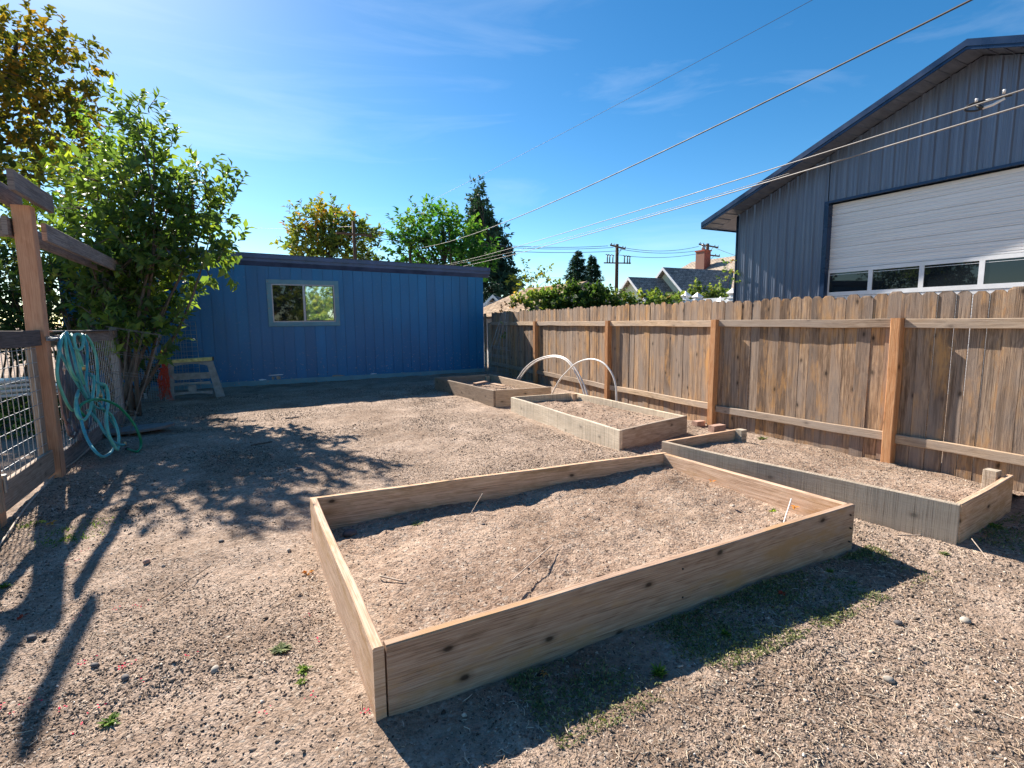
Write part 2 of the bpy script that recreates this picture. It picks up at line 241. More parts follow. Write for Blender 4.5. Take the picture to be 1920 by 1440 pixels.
# ------------------------------------------------------------------ mesh tools
ROOT = {}
def tag(o, label=None, cat=None, group=None, kind=None):
    for k, v in (('label', label), ('category', cat), ('group', group), ('kind', kind)):
        if v: o[k] = v
    return o
def thing(name, loc, label, cat, group=None):
    o = bpy.data.objects.new(name, None); COL.objects.link(o); o.location = loc; o.empty_display_size = .2; ROOT[o] = np.array(loc, float)
    return tag(o, label, cat, group)
class MB:
    def __init__(s): s.v = []; s.f = []; s.r = []; s.uv = []; s.n = 0
    def add(s, vs, fs, rnd=None, uvs=None):
        rnd = random.random() if rnd is None else rnd
        s.v.extend([tuple(map(float, p)) for p in vs])
        for i, f in enumerate(fs):
            s.f.append(tuple(j+s.n for j in f)); s.r.append(rnd); s.uv.append(uvs[i] if uvs else [(0, 0)]*len(f))
        s.n += len(vs)
    def box(s, lo, hi, rnd=None):
        x0, y0, z0 = lo; x1, y1, z1 = hi
        s.hexa([(x0, y0, z0), (x1, y0, z0), (x1, y1, z0), (x0, y1, z0), (x0, y0, z1), (x1, y0, z1), (x1, y1, z1), (x0, y1, z1)], rnd)
    def hexa(s, vs, rnd=None):
        vs = [np.array(v, float) for v in vs]
        fs = [(0, 3, 2, 1), (4, 5, 6, 7), (0, 1, 5, 4), (1, 2, 6, 5), (2, 3, 7, 6), (3, 0, 4, 7)]; uvs = []
        for f in fs:
            a, b, c, d = [vs[i] for i in f]; u = np.linalg.norm(b-a); w = np.linalg.norm(d-a); q = [(0, 0), (u, 0), (u, w), (0, w)]
            if w > u: q = [(y, x) for x, y in q]
            uvs.append(q)
        s.add(vs, fs, rnd, uvs)
    def plank(s, p0, p1, wv, tv, rnd=None, seg=None, wob=.003, b=.004, chip=0.):
        """board from p0 to p1 (corner line), wv = width vector, tv = thickness vector; softened edges, slight warp"""
        p0, p1, wv, tv = [np.array(a, float) for a in (p0, p1, wv, tv)]; Lg = np.linalg.norm(p1-p0); seg = seg or max(2, int(Lg/.12))
        w, t = np.linalg.norm(wv), np.linalg.norm(tv); wu, tu = wv/w, tv/t; b = min(b, t/3, w/3)
        pr = [(b, 0), (w-b, 0), (w, b), (w, t-b), (w-b, t), (b, t), (0, t-b), (0, b)]
        per = [0]
        for i in range(8): per.append(per[-1]+math.dist(pr[i], pr[(i+1) % 8]))
        vs, fs, uvs = [], [], []; sd = random.randint(0, 9999)
        for i in range(seg+1):
            q = i/seg; c = p0+(p1-p0)*q; o1 = (float(vnoise(np.array(q*Lg*1.7), np.array(3.3), sd))-.5)*wob*2; o2 = (float(vnoise(np.array(q*Lg*2.1), np.array(7.3), sd+5))-.5)*wob*2
            for j, (a, d) in enumerate(pr):
                k = (random.random()**6)*chip if j in (1, 2, 3, 4) else 0
                vs.append(c+wu*(a+o1-k)+tu*(d+o2))
        for i in range(seg):
            for j in range(8):
                k = (j+1) % 8; fs.append((i*8+j, i*8+k, (i+1)*8+k, (i+1)*8+j)); u0, u1 = i/seg*Lg, (i+1)/seg*Lg; uvs.append([(u0, per[j]), (u0, per[j+1]), (u1, per[j+1]), (u1, per[j])])
        fs.append(tuple(range(7, -1, -1))); uvs.append([(pr[j][1]*.2, pr[j][0]) for j in range(7, -1, -1)]); e = seg*8
        fs.append(tuple(range(e, e+8))); uvs.append([(5+pr[j][1]*.2, pr[j][0]) for j in range(8)])
        s.add(vs, fs, rnd, uvs)
    def tube(s, pts, r, n=8, rnd=None, cap=True):
        pts = [np.array(p, float) for p in pts]; rs = r if hasattr(r, '__len__') else [r]*len(pts); vs, fs, uvs = [], [], []; pa = None; ln = 0
        for i, p in enumerate(pts):
            t = pts[min(i+1, len(pts)-1)]-pts[max(i-1, 0)]; t = t/(np.linalg.norm(t)+1e-9)
            if pa is None: pa = np.cross(t, (0, 0, 1) if abs(t[2]) < .9 else (1, 0, 0))
            pa = pa-t*pa.dot(t); pa /= np.linalg.norm(pa)+1e-9; pb = np.cross(t, pa)
            for j in range(n): a = 2*math.pi*j/n; vs.append(p+(pa*math.cos(a)+pb*math.sin(a))*rs[i])
        for i in range(len(pts)-1):
            d = np.linalg.norm(pts[i+1]-pts[i])
            for j in range(n):
                k = (j+1) % n; fs.append((i*n+j, i*n+k, (i+1)*n+k, (i+1)*n+j)); a0, a1 = 6.28*rs[i]*j/n, 6.28*rs[i]*(j+1)/n; uvs.append([(ln, a0), (ln, a1), (ln+d, a1), (ln+d, a0)])
            ln += d
        if cap and n > 2:
            fs.append(tuple(range(n-1, -1, -1))); uvs.append([(0, 0)]*n); e = (len(pts)-1)*n; fs.append(tuple(range(e, e+n))); uvs.append([(0, 0)]*n)
        s.add(vs, fs, rnd, uvs)
    def prism(s, poly, ext, rnd=None, uvo=(0, 1)):
        """flat polygon extruded by vector ext"""
        poly = [np.array(p, float) for p in poly]; ext = np.array(ext, float); n = len(poly); vs = poly+[p+ext for p in poly]
        a = poly[1]-poly[0]; a = a/np.linalg.norm(a); nn = np.cross(a, poly[2]-poly[0]); nn /= np.linalg.norm(nn)+1e-9; b = np.cross(nn, a)
        U = [((p-poly[0]).dot(a), (p-poly[0]).dot(b)) for p in poly]; e = np.linalg.norm(ext)
        fs = [tuple(range(n-1, -1, -1)), tuple(range(n, 2*n))]; uvs = [U[::-1], U]
        for i in range(n):
            j = (i+1) % n; l = np.linalg.norm(poly[j]-poly[i]); fs.append((i, j, n+j, n+i)); uvs.append([(0, 0), (l, 0), (l, e), (0, e)])
        s.add(vs, fs, rnd, uvs)
    def sheet(s, g, rnd=None):
        """grid of points g[i][j]"""
        g = np.array(g, float); a, b = g.shape[:2]; idx = np.arange(a*b).reshape(a, b)
        s.add(g.reshape(-1, 3), [(idx[i, j], idx[i+1, j], idx[i+1, j+1], idx[i, j+1]) for i in range(a-1) for j in range(b-1)], rnd)
    def build(s, name, mat, parent=None, smooth=False, **k):
        return build_np(name, np.array(s.v, float).reshape(-1, 3), s.f, mat, parent, smooth, np.array(s.r), s.uv, **k)
def build_np(name, v, f, mat, parent=None, smooth=False, rnd=None, uv=None, **k):
    if parent is not None: v = v-ROOT[parent]
    me = bpy.data.meshes.new(name)
    if isinstance(f, np.ndarray):
        nf, w = f.shape; me.vertices.add(len(v)); me.vertices.foreach_set('co', np.ascontiguousarray(v, dtype=np.float32).ravel())
        me.loops.add(nf*w); me.loops.foreach_set('vertex_index', f.astype(np.int32).ravel()); me.polygons.add(nf)
        me.polygons.foreach_set('loop_start', np.arange(0, nf*w, w, dtype=np.int32)); me.update(calc_edges=True)
    else: me.from_pydata(v.tolist(), [], f)
    if smooth: me.polygons.foreach_set('use_smooth', np.ones(len(me.polygons), dtype=bool))
    if rnd is not None:
        at_ = me.attributes.new('rnd', 'FLOAT', 'FACE'); at_.data.foreach_set('value', np.asarray(rnd, dtype=np.float32))
    if uv is not None and len(uv):
        ul = me.uv_layers.new(name='UVMap'); ul.data.foreach_set('uv', np.array([c for q in uv for c in q], dtype=np.float32).ravel())
    me.validate(); me.materials.append(mat); o = bpy.data.objects.new(name, me); COL.objects.link(o)
    if parent is not None:
        o.parent = parent; ROOT[o] = ROOT[parent]
    else: ROOT[o] = np.zeros(3)
    return tag(o, **k)
def one(name, mb, mat, label, cat, group=None, smooth=False, loc=None):
    """thing that is a single mesh, origin at its base"""
    v = np.array(mb.v, float); c = np.array([v[:, 0].mean(), v[:, 1].mean(), v[:, 2].min()]) if loc is None else np.array(loc, float)
    mb.v = [tuple(p-c) for p in v]; o = mb.build(name, mat, None, smooth); o.location = c; ROOT[o] = c
    return tag(o, label, cat, group)
def spline(pts, k=8):
    P = [np.array(p, float) for p in pts]; P = [2*P[0]-P[1]]+P+[2*P[-1]-P[-2]]; out = []
    for i in range(1, len(P)-2):
        for j in range(k):
            t = j/k; a, b, c, d = P[i-1:i+3]
            out.append(.5*((2*b)+(-a+c)*t+(2*a-5*b+4*c-d)*t*t+(-a+3*b-3*c+d)*t**3))
    out.append(P[-2]); return out
def leaves(c, d, nrm, ln, wd, rnd, fold=.25):
    """folded diamond leaves: centres c, long direction d, normals nrm (arrays)"""
    n = len(c); d = d/np.linalg.norm(d, axis=1)[:, None]; s = np.cross(d, nrm); s /= np.linalg.norm(s, axis=1)[:, None]+1e-9; up = np.cross(s, d)
    ln = np.broadcast_to(ln, n)[:, None]; wd = np.broadcast_to(wd, n)[:, None]
    b = c; m = c+d*ln*.45; t = c+d*ln-up*ln*.12; v = np.stack([b, m+s*wd*.5+up*wd*fold, t, m-s*wd*.5+up*wd*fold, m], 1).reshape(-1, 3)
    i = np.arange(n)[:, None]*5; f = np.concatenate([i+np.array([[0, 1, 4]]), i+np.array([[1, 2, 4]]), i+np.array([[2, 3, 4]]), i+np.array([[3, 0, 4]])], 1).reshape(-1, 3)
    return v, f, np.repeat(rnd, 4)
def unit(n): v = RNG.normal(size=(n, 3)); return v/np.linalg.norm(v, axis=1)[:, None]
def crown(blobs, per, twig, ln, wd, shell=.55, up=.35, rb=0., flat=1.):
    """blobs: (centre, radius, colour bias); each twig carries a whorl of leaves"""
    C, D, Nn, R, TW = [], [], [], [], []
    for (c, r, cb) in blobs:
        nt_ = max(2, int(per*r*r)); u = unit(nt_); rad = r*(shell+(1-shell)*RNG.random(nt_))**.8; base = np.array(c)+u*rad[:, None]*np.array([1, 1, flat])
        dr = u*.8+np.array([0, 0, up])+RNG.normal(size=(nt_, 3))*.35; dr /= np.linalg.norm(dr, axis=1)[:, None]; tl = twig*(.6+.8*RNG.random(nt_))
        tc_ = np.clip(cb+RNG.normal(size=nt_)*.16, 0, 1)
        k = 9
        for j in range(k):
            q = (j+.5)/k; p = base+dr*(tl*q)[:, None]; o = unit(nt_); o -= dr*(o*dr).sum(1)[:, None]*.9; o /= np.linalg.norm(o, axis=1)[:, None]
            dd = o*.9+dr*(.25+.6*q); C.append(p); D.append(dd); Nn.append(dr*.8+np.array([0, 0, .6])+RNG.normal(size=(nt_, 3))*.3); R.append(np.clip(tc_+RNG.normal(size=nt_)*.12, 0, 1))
        TW.append((base, base+dr*tl[:, None], np.array(c)))
    C = np.concatenate(C); D = np.concatenate(D); Nn = np.concatenate(Nn); R = np.concatenate(R); n = len(C)
    return leaves(C, D, Nn, ln*(.65+.7*RNG.random(n)), wd*(.65+.7*RNG.random(n)), R), TW
def limb(mb, a, b, r0, r1, bend=.08, n=6, k=7):
    a, b = np.array(a, float), np.array(b, float); L_ = np.linalg.norm(b-a); o = RNG.normal(size=3)*L_*bend; o2 = RNG.normal(size=3)*L_*bend*.4
    pts = [a+(b-a)*t+o*math.sin(math.pi*t)+o2*math.sin(2*math.pi*t) for t in np.linspace(0, 1, k)]
    mb.tube(pts, list(np.linspace(r0, r1, k)), n)
    return pts
# ================================================================== GROUND
def gz(x, y):
    x = np.asarray(x, float); y = np.asarray(y, float)
    m = np.exp(-((x-3.6)**2+(y-3.9)**2)/.5)*.03
    return (fbm(x*.9, y*.9, 3, 3)-.5)*.03*np.clip((np.hypot(x, y)-.2)/3, .3, 1)+m
def clods(x, y, s=0): return (fbm(x*2.6, y*2.6, 2, 51+s)-.5)*.034+(fbm(x*5, y*5, 3, 11+s)-.5)*.022+(fbm(x*20, y*20, 3, 21+s)-.5)*.016*(.4+1.2*fbm(x*1.3, y*1.3, 2, 31))
def axis(lo, a, b, hi, step, g=1.13, st2=None):
    c = list(np.arange(a, b, step)); d = step; p = a
    left = []
    while p > lo: d *= g; p -= d; left.append(p)
    d = step; p = c[-1]
    while p < hi: d *= g; p += d; c.append(p)
    return np.array(left[::-1]+c)
gx = axis(-600, -2.0, 6.3, 700, .023); gy = np.concatenate([axis(-300, .3, 5.0, 5.0, .023)[:-1], 5.0+np.cumsum(.023*1.004**np.arange(200))]); 
d = .05; p = gy[-1]; ext = []
while p < 1500: d *= 1.12; p += d; ext.append(p)
gy = np.concatenate([gy, ext]); X, Y = np.meshgrid(gx, gy, indexing='ij')
near = ((X > -4) & (X < 12) & (Y > -2) & (Y < 22))
Z = gz(X, Y)*near+clods(X, Y)*near
a, b = X.shape; idx = np.arange(a*b).reshape(a, b)
F = np.stack([idx[:-1, :-1], idx[1:, :-1], idx[1:, 1:], idx[:-1, 1:]], -1).reshape(-1, 4)
build_np('ground', np.stack([X, Y, Z], -1).reshape(-1, 3), F, M['ground'], smooth=True, kind='structure', label='bare dry brown soil of the yard strewn with bark chips')
# ------------------------------------------------------------------ raised beds
BEDS = [dict(c=[(.365, 1.82, .30), (3.46, 1.83, .30), (3.50, 3.58, .25), (.363, 3.74, .30)]),
        dict(c=[(4.10, 1.53, .275), (5.20, 1.62, .285), (4.87, 3.85, .29), (3.68, 3.80, .29)]),
        dict(c=[(3.77, 4.56, .25), (5.12, 4.83, .25), (5.16, 7.44, .25), (3.95, 7.58, .25)]),
        dict(c=[(3.91, 8.17, .29), (5.02, 8.02, .29), (5.14, 10.9, .28), (3.83, 11.03, .27)])]
T = .042
def V3(p, dz=0): return np.array([p[0], p[1], p[2]+dz])
def sideboard(parent, p, q, inward, mat, h=None, lab=None):
    mb = MB(); p, q = V3(p), V3(q); inward = np.array([*inward, 0.])*T; hh = (h or max(p[2], q[2]))+.03
    mb.plank(p, q, (0, 0, -hh), inward, wob=.005, b=.005, chip=.007); o = mb.build('board', M[mat], parent)
    if lab: o['label'] = lab
def nin(p, q):  # inward normal for a counter-clockwise ring
    v = np.array([-(q[1]-p[1]), q[0]-p[0]]); return v/np.linalg.norm(v)
def stub(parent, x, y, z, mat='sawn', s=.085):
    mb = MB(); mb.plank((x-s/2, y-s/2, z), (x-s/2, y-s/2, -.03), (s, 0, 0), (0, s, 0), seg=3); mb.build('corner_post', M[mat], parent)
def soil(parent, ring, fz, mat='bedsoil', seed=0, step=.02):
    """ring: 4 corners; fz(u,v,x,y) height"""
    A, B_, C_, D_ = [np.array(r[:2], float) for r in ring]; nu = int(np.linalg.norm(B_-A)/step); nv = int(np.linalg.norm(D_-A)/step)
    u, v = np.meshgrid(np.linspace(0, 1, nu), np.linspace(0, 1, nv), indexing='ij'); uu, vv = u[..., None], v[..., None]
    P = (A*(1-uu)+B_*uu)*(1-vv)+(D_*(1-uu)+C_*uu)*vv; z = fz(u, v)+clods(P[..., 0], P[..., 1], seed+40)*1.15+(fbm(P[..., 0]*2.2, P[..., 1]*2.2, 3, seed)-.5)*.05
    idx = np.arange(nu*nv).reshape(nu, nv); F = np.stack([idx[:-1, :-1], idx[1:, :-1], idx[1:, 1:], idx[:-1, 1:]], -1).reshape(-1, 4)
    return build_np('soil', np.concatenate([P, z[..., None]], -1).reshape(-1, 3), F, M[mat], parent, True)
def shrink(c, k=.02):
    m = np.mean([p[:2] for p in c], 0); out = []
    for p in c: v = m-np.array(p[:2]); out.append(np.array(p[:2])+np.sign(v)*k)
    return out
# bed 1
c = BEDS[0]['c']; b1 = thing('raised_bed', (1.9, 2.75, 0), 'large empty brown raised bed in the foreground, closest to the camera', 'raised bed')
def knots_holes(parent, lst):
    for (p, r) in lst: pass
sideboard(b1, (c[0][0]+T+.004, c[0][1], .30), c[1], (0, 1), 'fresh')
sideboard(b1, (c[0][0], c[0][1]-.004, .304), (c[3][0], c[3][1]-T-.003, .30), (1, 0), 'fresh', lab='left side board, bleached pale by the sun')
sideboard(b1, (c[1][0]-T, c[1][1]+T+.002, .295), (c[2][0]-T, c[2][1]-T-.002, .25), (1, 0), 'fresh')
sideboard(b1, (c[3][0], c[3][1]-T, .30), (c[2][0], c[2][1]-T, .252), (0, 1), 'fresh')
for k_, (x_, z_) in enumerate([(.46, .25), (.455, .16), (.462, .07), (3.41, .24), (3.42, .15), (3.415, .06), (1.93, .235), (1.935, .08)]):
    mb = MB(); mb.tube([(x_, 1.83, z_), (x_, 1.8175, z_)], [.0055, .005], 8); mb.build('screw', M['darkmetal'], b1, True)
soil1 = lambda u, v: .055+.07*u+.02*v+.02*np.sin(v*3)*(1-u)-.02*(1-u)*v
soil(b1, shrink(c), soil1, seed=1)
# bed 2 (against the fence, open to it)
c = BEDS[1]['c']; b2 = thing('raised_bed', (4.6, 2.6, 0), 'three-sided raised bed with saw-marked grey side board, open towards the wooden fence', 'raised bed')
sideboard(b2, c[0], c[3], -nin(c[3], c[0])*-1, 'sawn', lab='grey board covered in dark saw marks')
d = np.array(c[1])-np.array(c[0]); d /= np.linalg.norm(d)
sideboard(b2, np.array(c[0])+d*(T+.003)+[0, 0, -.004], c[1], nin(c[0], c[1]), 'fresh')
d = np.array(c[3])-np.array(c[2]); d /= np.linalg.norm(d)
sideboard(b2, c[2], np.array(c[3])-d*(T+.003), nin(c[2], c[3]), 'fresh')
stub(b2, 4.80, 3.755, .30); stub(b2, 5.10, 1.72, .32)
ring2 = [(4.13, 1.60), (5.86, 1.72), (5.86, 3.76), (3.71, 3.76)]
soil2 = lambda u, v: np.where(u < .45, .215-.06*u, (.188-.18*(u-.45)/.55))*(1-.12*np.sin(np.pi*v))
soil(b2, ring2, soil2, seed=2)
for k, (bed, nm, fz) in enumerate([(BEDS[2], 'middle raised bed of saw-marked boards beside the white hoops, second farthest', lambda u, v: .15-.0*u+.01*np.sin(6*v)),
                             (BEDS[3], 'farthest raised bed, shaded dark soil inside, nearest the blue shed', lambda u, v: .15+.02*np.sin(5*v+u))]):
    c = bed['c']; r = thing('raised_bed', (np.mean([p[0] for p in c]), np.mean([p[1] for p in c]), 0), nm, 'raised bed')
    for i in range(4):
        p, q = np.array(c[i]), np.array(c[(i+1) % 4]); d = (q-p)/np.linalg.norm(q-p)
        if i in (0, 2): p = p+d*(T+.003); q = q-d*(T+.003) if i == 2 else q; 
        if i == 1: p = p+d*(T+.003)
        sideboard(r, p+[0, 0, -.003*(i % 2)], q, nin(p, q), 'sawn' if k == 0 and i != 0 else 'greybed')
    soil(r, shrink(c), fz, seed=3+k, step=.03)
    m = np.mean([p[:2] for p in c], 0)
    stub(r, c[2][0]-.11, c[2][1]-.11, .25-.0*k, 'fresh')
for (x, y, l, a, zz) in ((4.35, 9.9, .32, .3, .19), (4.75, 9.3, .34, 1.9, .19), (4.1, 9.6, .2, .9, .17)):
    mb = MB(); dx = np.array([math.cos(a), math.sin(a), .05])*l; mb.plank((x, y, zz), (x+dx[0], y+dx[1], zz+.02), (-math.sin(a)*.12, math.cos(a)*.12, 0), (0, 0, .02))
    one('scrap_board', mb, M['fresh'], {4.35: 'pale scrap of board lying on the soil of the farthest raised bed', 4.75: 'longer dark scrap board lying near the front end of the farthest raised bed', 4.1: 'small scrap of wood by the left side of the farthest raised bed'}[x], 'board')
# ================================================================== PICKET FENCE
FP = [(5.95, -2.2), (5.90, .45), (5.88, 2.80), (5.87, 5.04), (6.06, 7.62), (6.37, 10.8), (6.60, 13.85)]
fen = thing('wooden_fence', (6, 5, 0), 'tall weathered brown picket fence with dog-eared boards and orange posts', 'fence')
gy_off = .045
for i, (x, y) in enumerate(FP):
    mb = MB(); s = .092; last = i == len(FP)-1
    mb.plank((x-.1, y-s/2, 1.495 if not last else 1.47), (x-.1, y-s/2, -.1), (s, 0, 0), (0, s, 0), wob=.006, b=.006, seg=14); o = mb.build('post', M['greypost' if last else 'post'], fen)
    if last: o['label'] = 'grey weathered post at the corner by the blue shed'
for i in range(len(FP)-1):
    p, q = np.array(FP[i], float), np.array(FP[i+1], float); d = (q-p)/np.linalg.norm(q-p); nx = np.array([d[1], -d[0]])   # towards +X
    mb = MB(); tot = np.linalg.norm(q-p)
    off = np.array([0.0, 0])
    for zz, th in ((1.487, .09), (.315, .09)):
        a = p+d*.05-nx*.045; b_ = q-d*.05-nx*.045; sag = random.uniform(-.012, .012) if zz < 1 else 0
        r = MB(); r.plank((a[0], a[1], zz+sag), (b_[0], b_[1], zz-sag), (0, 0, -th), (nx[0]*.038, nx[1]*.038, 0), wob=.006, b=.004); r.build('rail', M['rail'], fen)
    t = 0.
    while t < tot-.01:
        w = min(random.choice((.120, .132, .138, .140)), tot-t); gap = random.choice((.002, .003, .005, .007)) if y > 5 else random.choice((.004, .006, .009)); h = 1.745+random.uniform(-.02, .018)+.02*(p[1] > 4)
        a = p+d*t+nx*(random.uniform(0, .011)+.001); e = a+d*(w-gap); tl = random.uniform(-.004, .004)
        cut = .032; th = nx*.016; z0 = random.uniform(-.02, .02)
        rot = nx*random.uniform(-.006, .006)
        poly = [(a[0], a[1], z0), (e[0]+rot[0], e[1], z0), (e[0]+rot[0], e[1]+tl, h-cut), (e[0]-d[0]*cut, e[1]-d[1]*cut+tl, h), (a[0]+d[0]*cut, a[1]+d[1]*cut+tl, h), (a[0], a[1]+tl, h-cut)]
        rr = random.random(); n0 = len(mb.uv); mb.prism(poly, (th[0], th[1], 0), rr)
        L0 = mb.uv[n0:]
        mb.uv[n0:] = [[(vv, uu) for uu, vv in q_] for q_ in L0]      # grain runs up the picket
        t += w
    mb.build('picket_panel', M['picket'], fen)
# return panel by the shed
mb = MB()
for k in range(3):
    x0 = 6.47+k*.0; y0 = 13.94+k*.055; mb.prism([(x0, y0, 0), (x0, y0+.05, 0), (x0, y0+.05, 1.72), (x0, y0, 1.74)], (.016, 0, 0), .1+k*.1)
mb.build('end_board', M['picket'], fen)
st = MB(); st.plank((6.35, 13.72, .0), (6.33, 13.75, .62), (.03, 0, 0), (0, .03, 0)); one('stake', st, M['greypost'], 'thin grey stake standing in the corner between shed and fence', 'stake')
# ================================================================== BLUE SHED
SY = 14.12
shed = thing('shed', (2.3, 16.2, 0), 'long blue wooden shed with vertical board siding and a flat sloping roof', 'shed')
def ztop(x): return 3.0-.0178*(x+.05)
mb = MB(); g = .013; X0, X1 = -3.27, 6.48
x = X0; k = 0
while x < X1-.01:
    xe = min(x+.25, X1)
    def col(xa, xb, z0, z1a, z1b, r):
        mb.add([(xa+g/2, SY, z0), (xb-g/2, SY, z0), (xb-g/2, SY, z1b), (xa+g/2, SY, z1a), (xa+g/2, SY+g, z0), (xb-g/2, SY+g, z0), (xb-g/2, SY+g, z1b), (xa+g/2, SY+g, z1a)], [(0, 1, 2, 3), (0, 3, 7, 4), (1, 5, 6, 2)], r)
    r = random.random()
    if xe > .72 and x < 2.30:
        a_, b_ = max(x, .72), min(xe, 2.30)
        col(x, xe, .05, 1.48, 1.48, r); col(x, xe, 2.52, ztop(x), ztop(xe), r)
        if x < .72: col(x, .72+g/2, 1.48, 2.52, 2.52, r)
        if xe > 2.30: col(2.30-g/2, xe, 1.48, 2.52, 2.52, r)
    else: col(x, xe, .05, ztop(x), ztop(xe), r)
    x = xe; k += 1
# backing of the grooves round the window, side and back walls
for (xa, xb, za, zb) in ((X0, .72, .04, 2.9), (2.30, X1, .04, 2.85), (.72, 2.30, .04, 1.48), (.72, 2.30, 2.52, 2.88)): mb.box((xa, SY+g+.001, za), (xb, SY+.05, zb), .5)
mb.build('front_wall', M['blue'], shed)
mb = MB(); mb.box((X1-.05, SY+.052, 0), (X1, 18.4, 2.86)); mb.box((X0, SY+.052, 0), (X0+.05, 18.4, 2.86)); mb.box((X0+.051, 18.35, 0), (X1-.051, 18.4, 2.86)); mb.box((X0+.06, SY+.06, -.02), (X1-.06, 18.3, .05)); mb.build('wall', M['blue'], shed)
mb = MB(); mb.plank((X0, SY-.022, .115), (X1, SY-.022, .108), (0, 0, -.125), (0, .02, 0), wob=.003); mb.build('base_trim', M['teal'], shed)
mb = MB(); y0 = SY-.10
mb.hexa([(X0-.12, y0, ztop(X0)-.0), (6.64, y0, ztop(6.64)), (6.64, SY-.001, ztop(6.64)-.10), (X0-.12, SY-.001, ztop(X0)-.10), (X0-.12, y0, ztop(X0)+.165), (6.64, y0, ztop(6.64)+.165), (6.64, SY-.001, ztop(6.64)+.165), (X0-.12, SY-.001, ztop(X0)+.165)])
mb.build('fascia', M['fascia'], shed)
mb = MB(); mb.plank((X0-.13, y0-.028, ztop(X0)+.175), (6.66, y0-.028, ztop(6.66)+.175), (0, 0, -.10), (0, .025, 0), wob=.004); mb.plank((6.642, y0, ztop(6.64)+.175), (6.642, 18.6, ztop(6.64)+.1), (0, 0, -.17), (.02, 0, 0), wob=.003); mb.build('drip_edge', M['fascia'], shed)
mb = MB(); mb.hexa([(X0-.14, y0-.03, ztop(X0)+.178), (6.67, y0-.03, ztop(6.67)+.178), (6.67, 18.6, 2.98), (X0-.14, 18.6, 3.05), (X0-.14, y0-.03, ztop(X0)+.19), (6.67, y0-.03, ztop(6.67)+.19), (6.67, 18.6, 3.0), (X0-.14, 18.6, 3.07)]); mb.build('roof', M['roofing'], shed)
# window
wf = MB(); tw = .105; xa, xb, za, zb = .665, 2.355, 1.43, 2.575
for (p, q, w_) in (((xa, za+0, 0), (xb, za, 0), 1), ((xa, zb-tw, 0), (xb, zb-tw, 0), 1)): wf.plank((xa, SY-.024, p[1]), (xb, SY-.024, p[1]), (0, 0, tw), (0, .022, 0), wob=.001)
for xx in (xa, xb-tw): wf.plank((xx, SY-.025, za+tw), (xx, SY-.025, zb-tw), (tw, 0, 0), (0, .023, 0), wob=.001)
win = wf.build('window', M['teal'], shed)
fr = MB(); ia, ib, ja, jb = xa+tw, xb-tw, za+tw, zb-tw; fw_ = .028
fr.box((ia, SY-.012, ja), (ib, SY+.045, ja+fw_)); fr.box((ia, SY-.012, jb-fw_), (ib, SY+.045, jb)); fr.box((ia, SY-.012, ja+fw_), (ia+fw_, SY+.045, jb-fw_)); fr.box((ib-fw_, SY-.012, ja+fw_), (ib, SY+.045, jb-fw_)); xm = (ia+ib)/2; fr.box((xm-.025, SY-.010, ja+fw_), (xm+.025, SY+.03, jb-fw_)); fr.build('frame', M['alu'], win)
gk = MB(); 
for (a_, b_) in ((xm+.026, ib-fw_-.001),):
    gk.box((a_, SY+.0, ja+fw_), (b_, SY+.018, ja+fw_+.014)); gk.box((a_, SY, jb-fw_-.014), (b_, SY+.018, jb-fw_)); gk.box((a_, SY, ja+fw_+.014), (a_+.014, SY+.018, jb-fw_-.014)); gk.box((b_-.014, SY, ja+fw_+.014), (b_, SY+.018, jb-fw_-.014))
gk.build('gasket', M['black'], win)
g1 = MB(); g1.box((ia+fw_, SY+.030, ja+fw_), (xm-.025, SY+.034, jb-fw_)); g1.build('pane', M['glass'], win)
g2 = MB(); g2.box((xm+.025, SY+.010, ja+fw_), (ib-fw_, SY+.014, jb-fw_)); g2.build('pane', M['glass2'], win)['label'] = 'right pane mirroring the yellow-green yard'
# paint scars on the shed wall
for k_, (px, py, w_, h_, m_) in enumerate(((512, 709, .05, .09, 'rail'), (522, 708, .07, .10, 'rail'), (517, 703, .20, .03, 'white'), (492, 716, .10, .04, 'white'), (632, 707, .22, .035, 'rail'), (700, 703, .12, .02, 'white'))):
    p = at(px, py, Y=SY-.002); mb = MB(); poly = [(p[0]+w_*math.cos(a_)*random.uniform(.55, 1.1), SY-.003 if py < 706 or px < 530 else SY-.0245, max(.125, p[2])+h_*.6*math.sin(a_)*random.uniform(.5, 1.1)) for a_ in np.linspace(0, 6.28, 12)[:-1]]; mb.prism(poly, (0, .002, 0)); mb.build('paint_scar', M[m_], shed)
# ================================================================== METAL GARAGE
GX = 12.0; PK = (4.77, 6.09); EV = (9.78, 4.24)
gar = thing('metal_garage', (15, 4.8, 0), 'large slate-blue ribbed metal garage with a white overhead door behind the fence', 'garage')
def gzt(y): return PK[1]-abs(y-PK[0])*(PK[1]-EV[1])/(EV[0]-PK[0])
prof = [(0, 0), (.016, .03), (.046, .03), (.066, 0), (.105, 0), (.112, .006), (.128, .006), (.135, 0), (.165, 0), (.172, .006), (.188, .006), (.195, 0)]
mb = MB(); ylo = 2*PK[0]-EV[0]; y = EV[0]
DY0, DY1, DZ = 7.34, .9, 4.07
ys = []
while y > ylo:
    for (o, h) in prof: ys.append((y-o, h))
    y -= .2286
ys = [(yy, h) for yy, h in ys if yy > ylo]
def strip(sel, z0):
    for (ya, ha), (yb, hb) in zip(sel[:-1], sel[1:]):
        mb.add([(GX-ha, ya, z0), (GX-hb, yb, z0), (GX-hb, yb, gzt(yb)), (GX-ha, ya, gzt(ya))], [(0, 1, 2, 3)], .5)
strip([t for t in ys if t[0] > DY0], 0); strip([t for t in ys if DY1-.2 < t[0] <= DY0+.05], DZ+.0); strip([t for t in ys if t[0] < DY1], 0)
mb.build('gable_wall', M['metal'], gar)
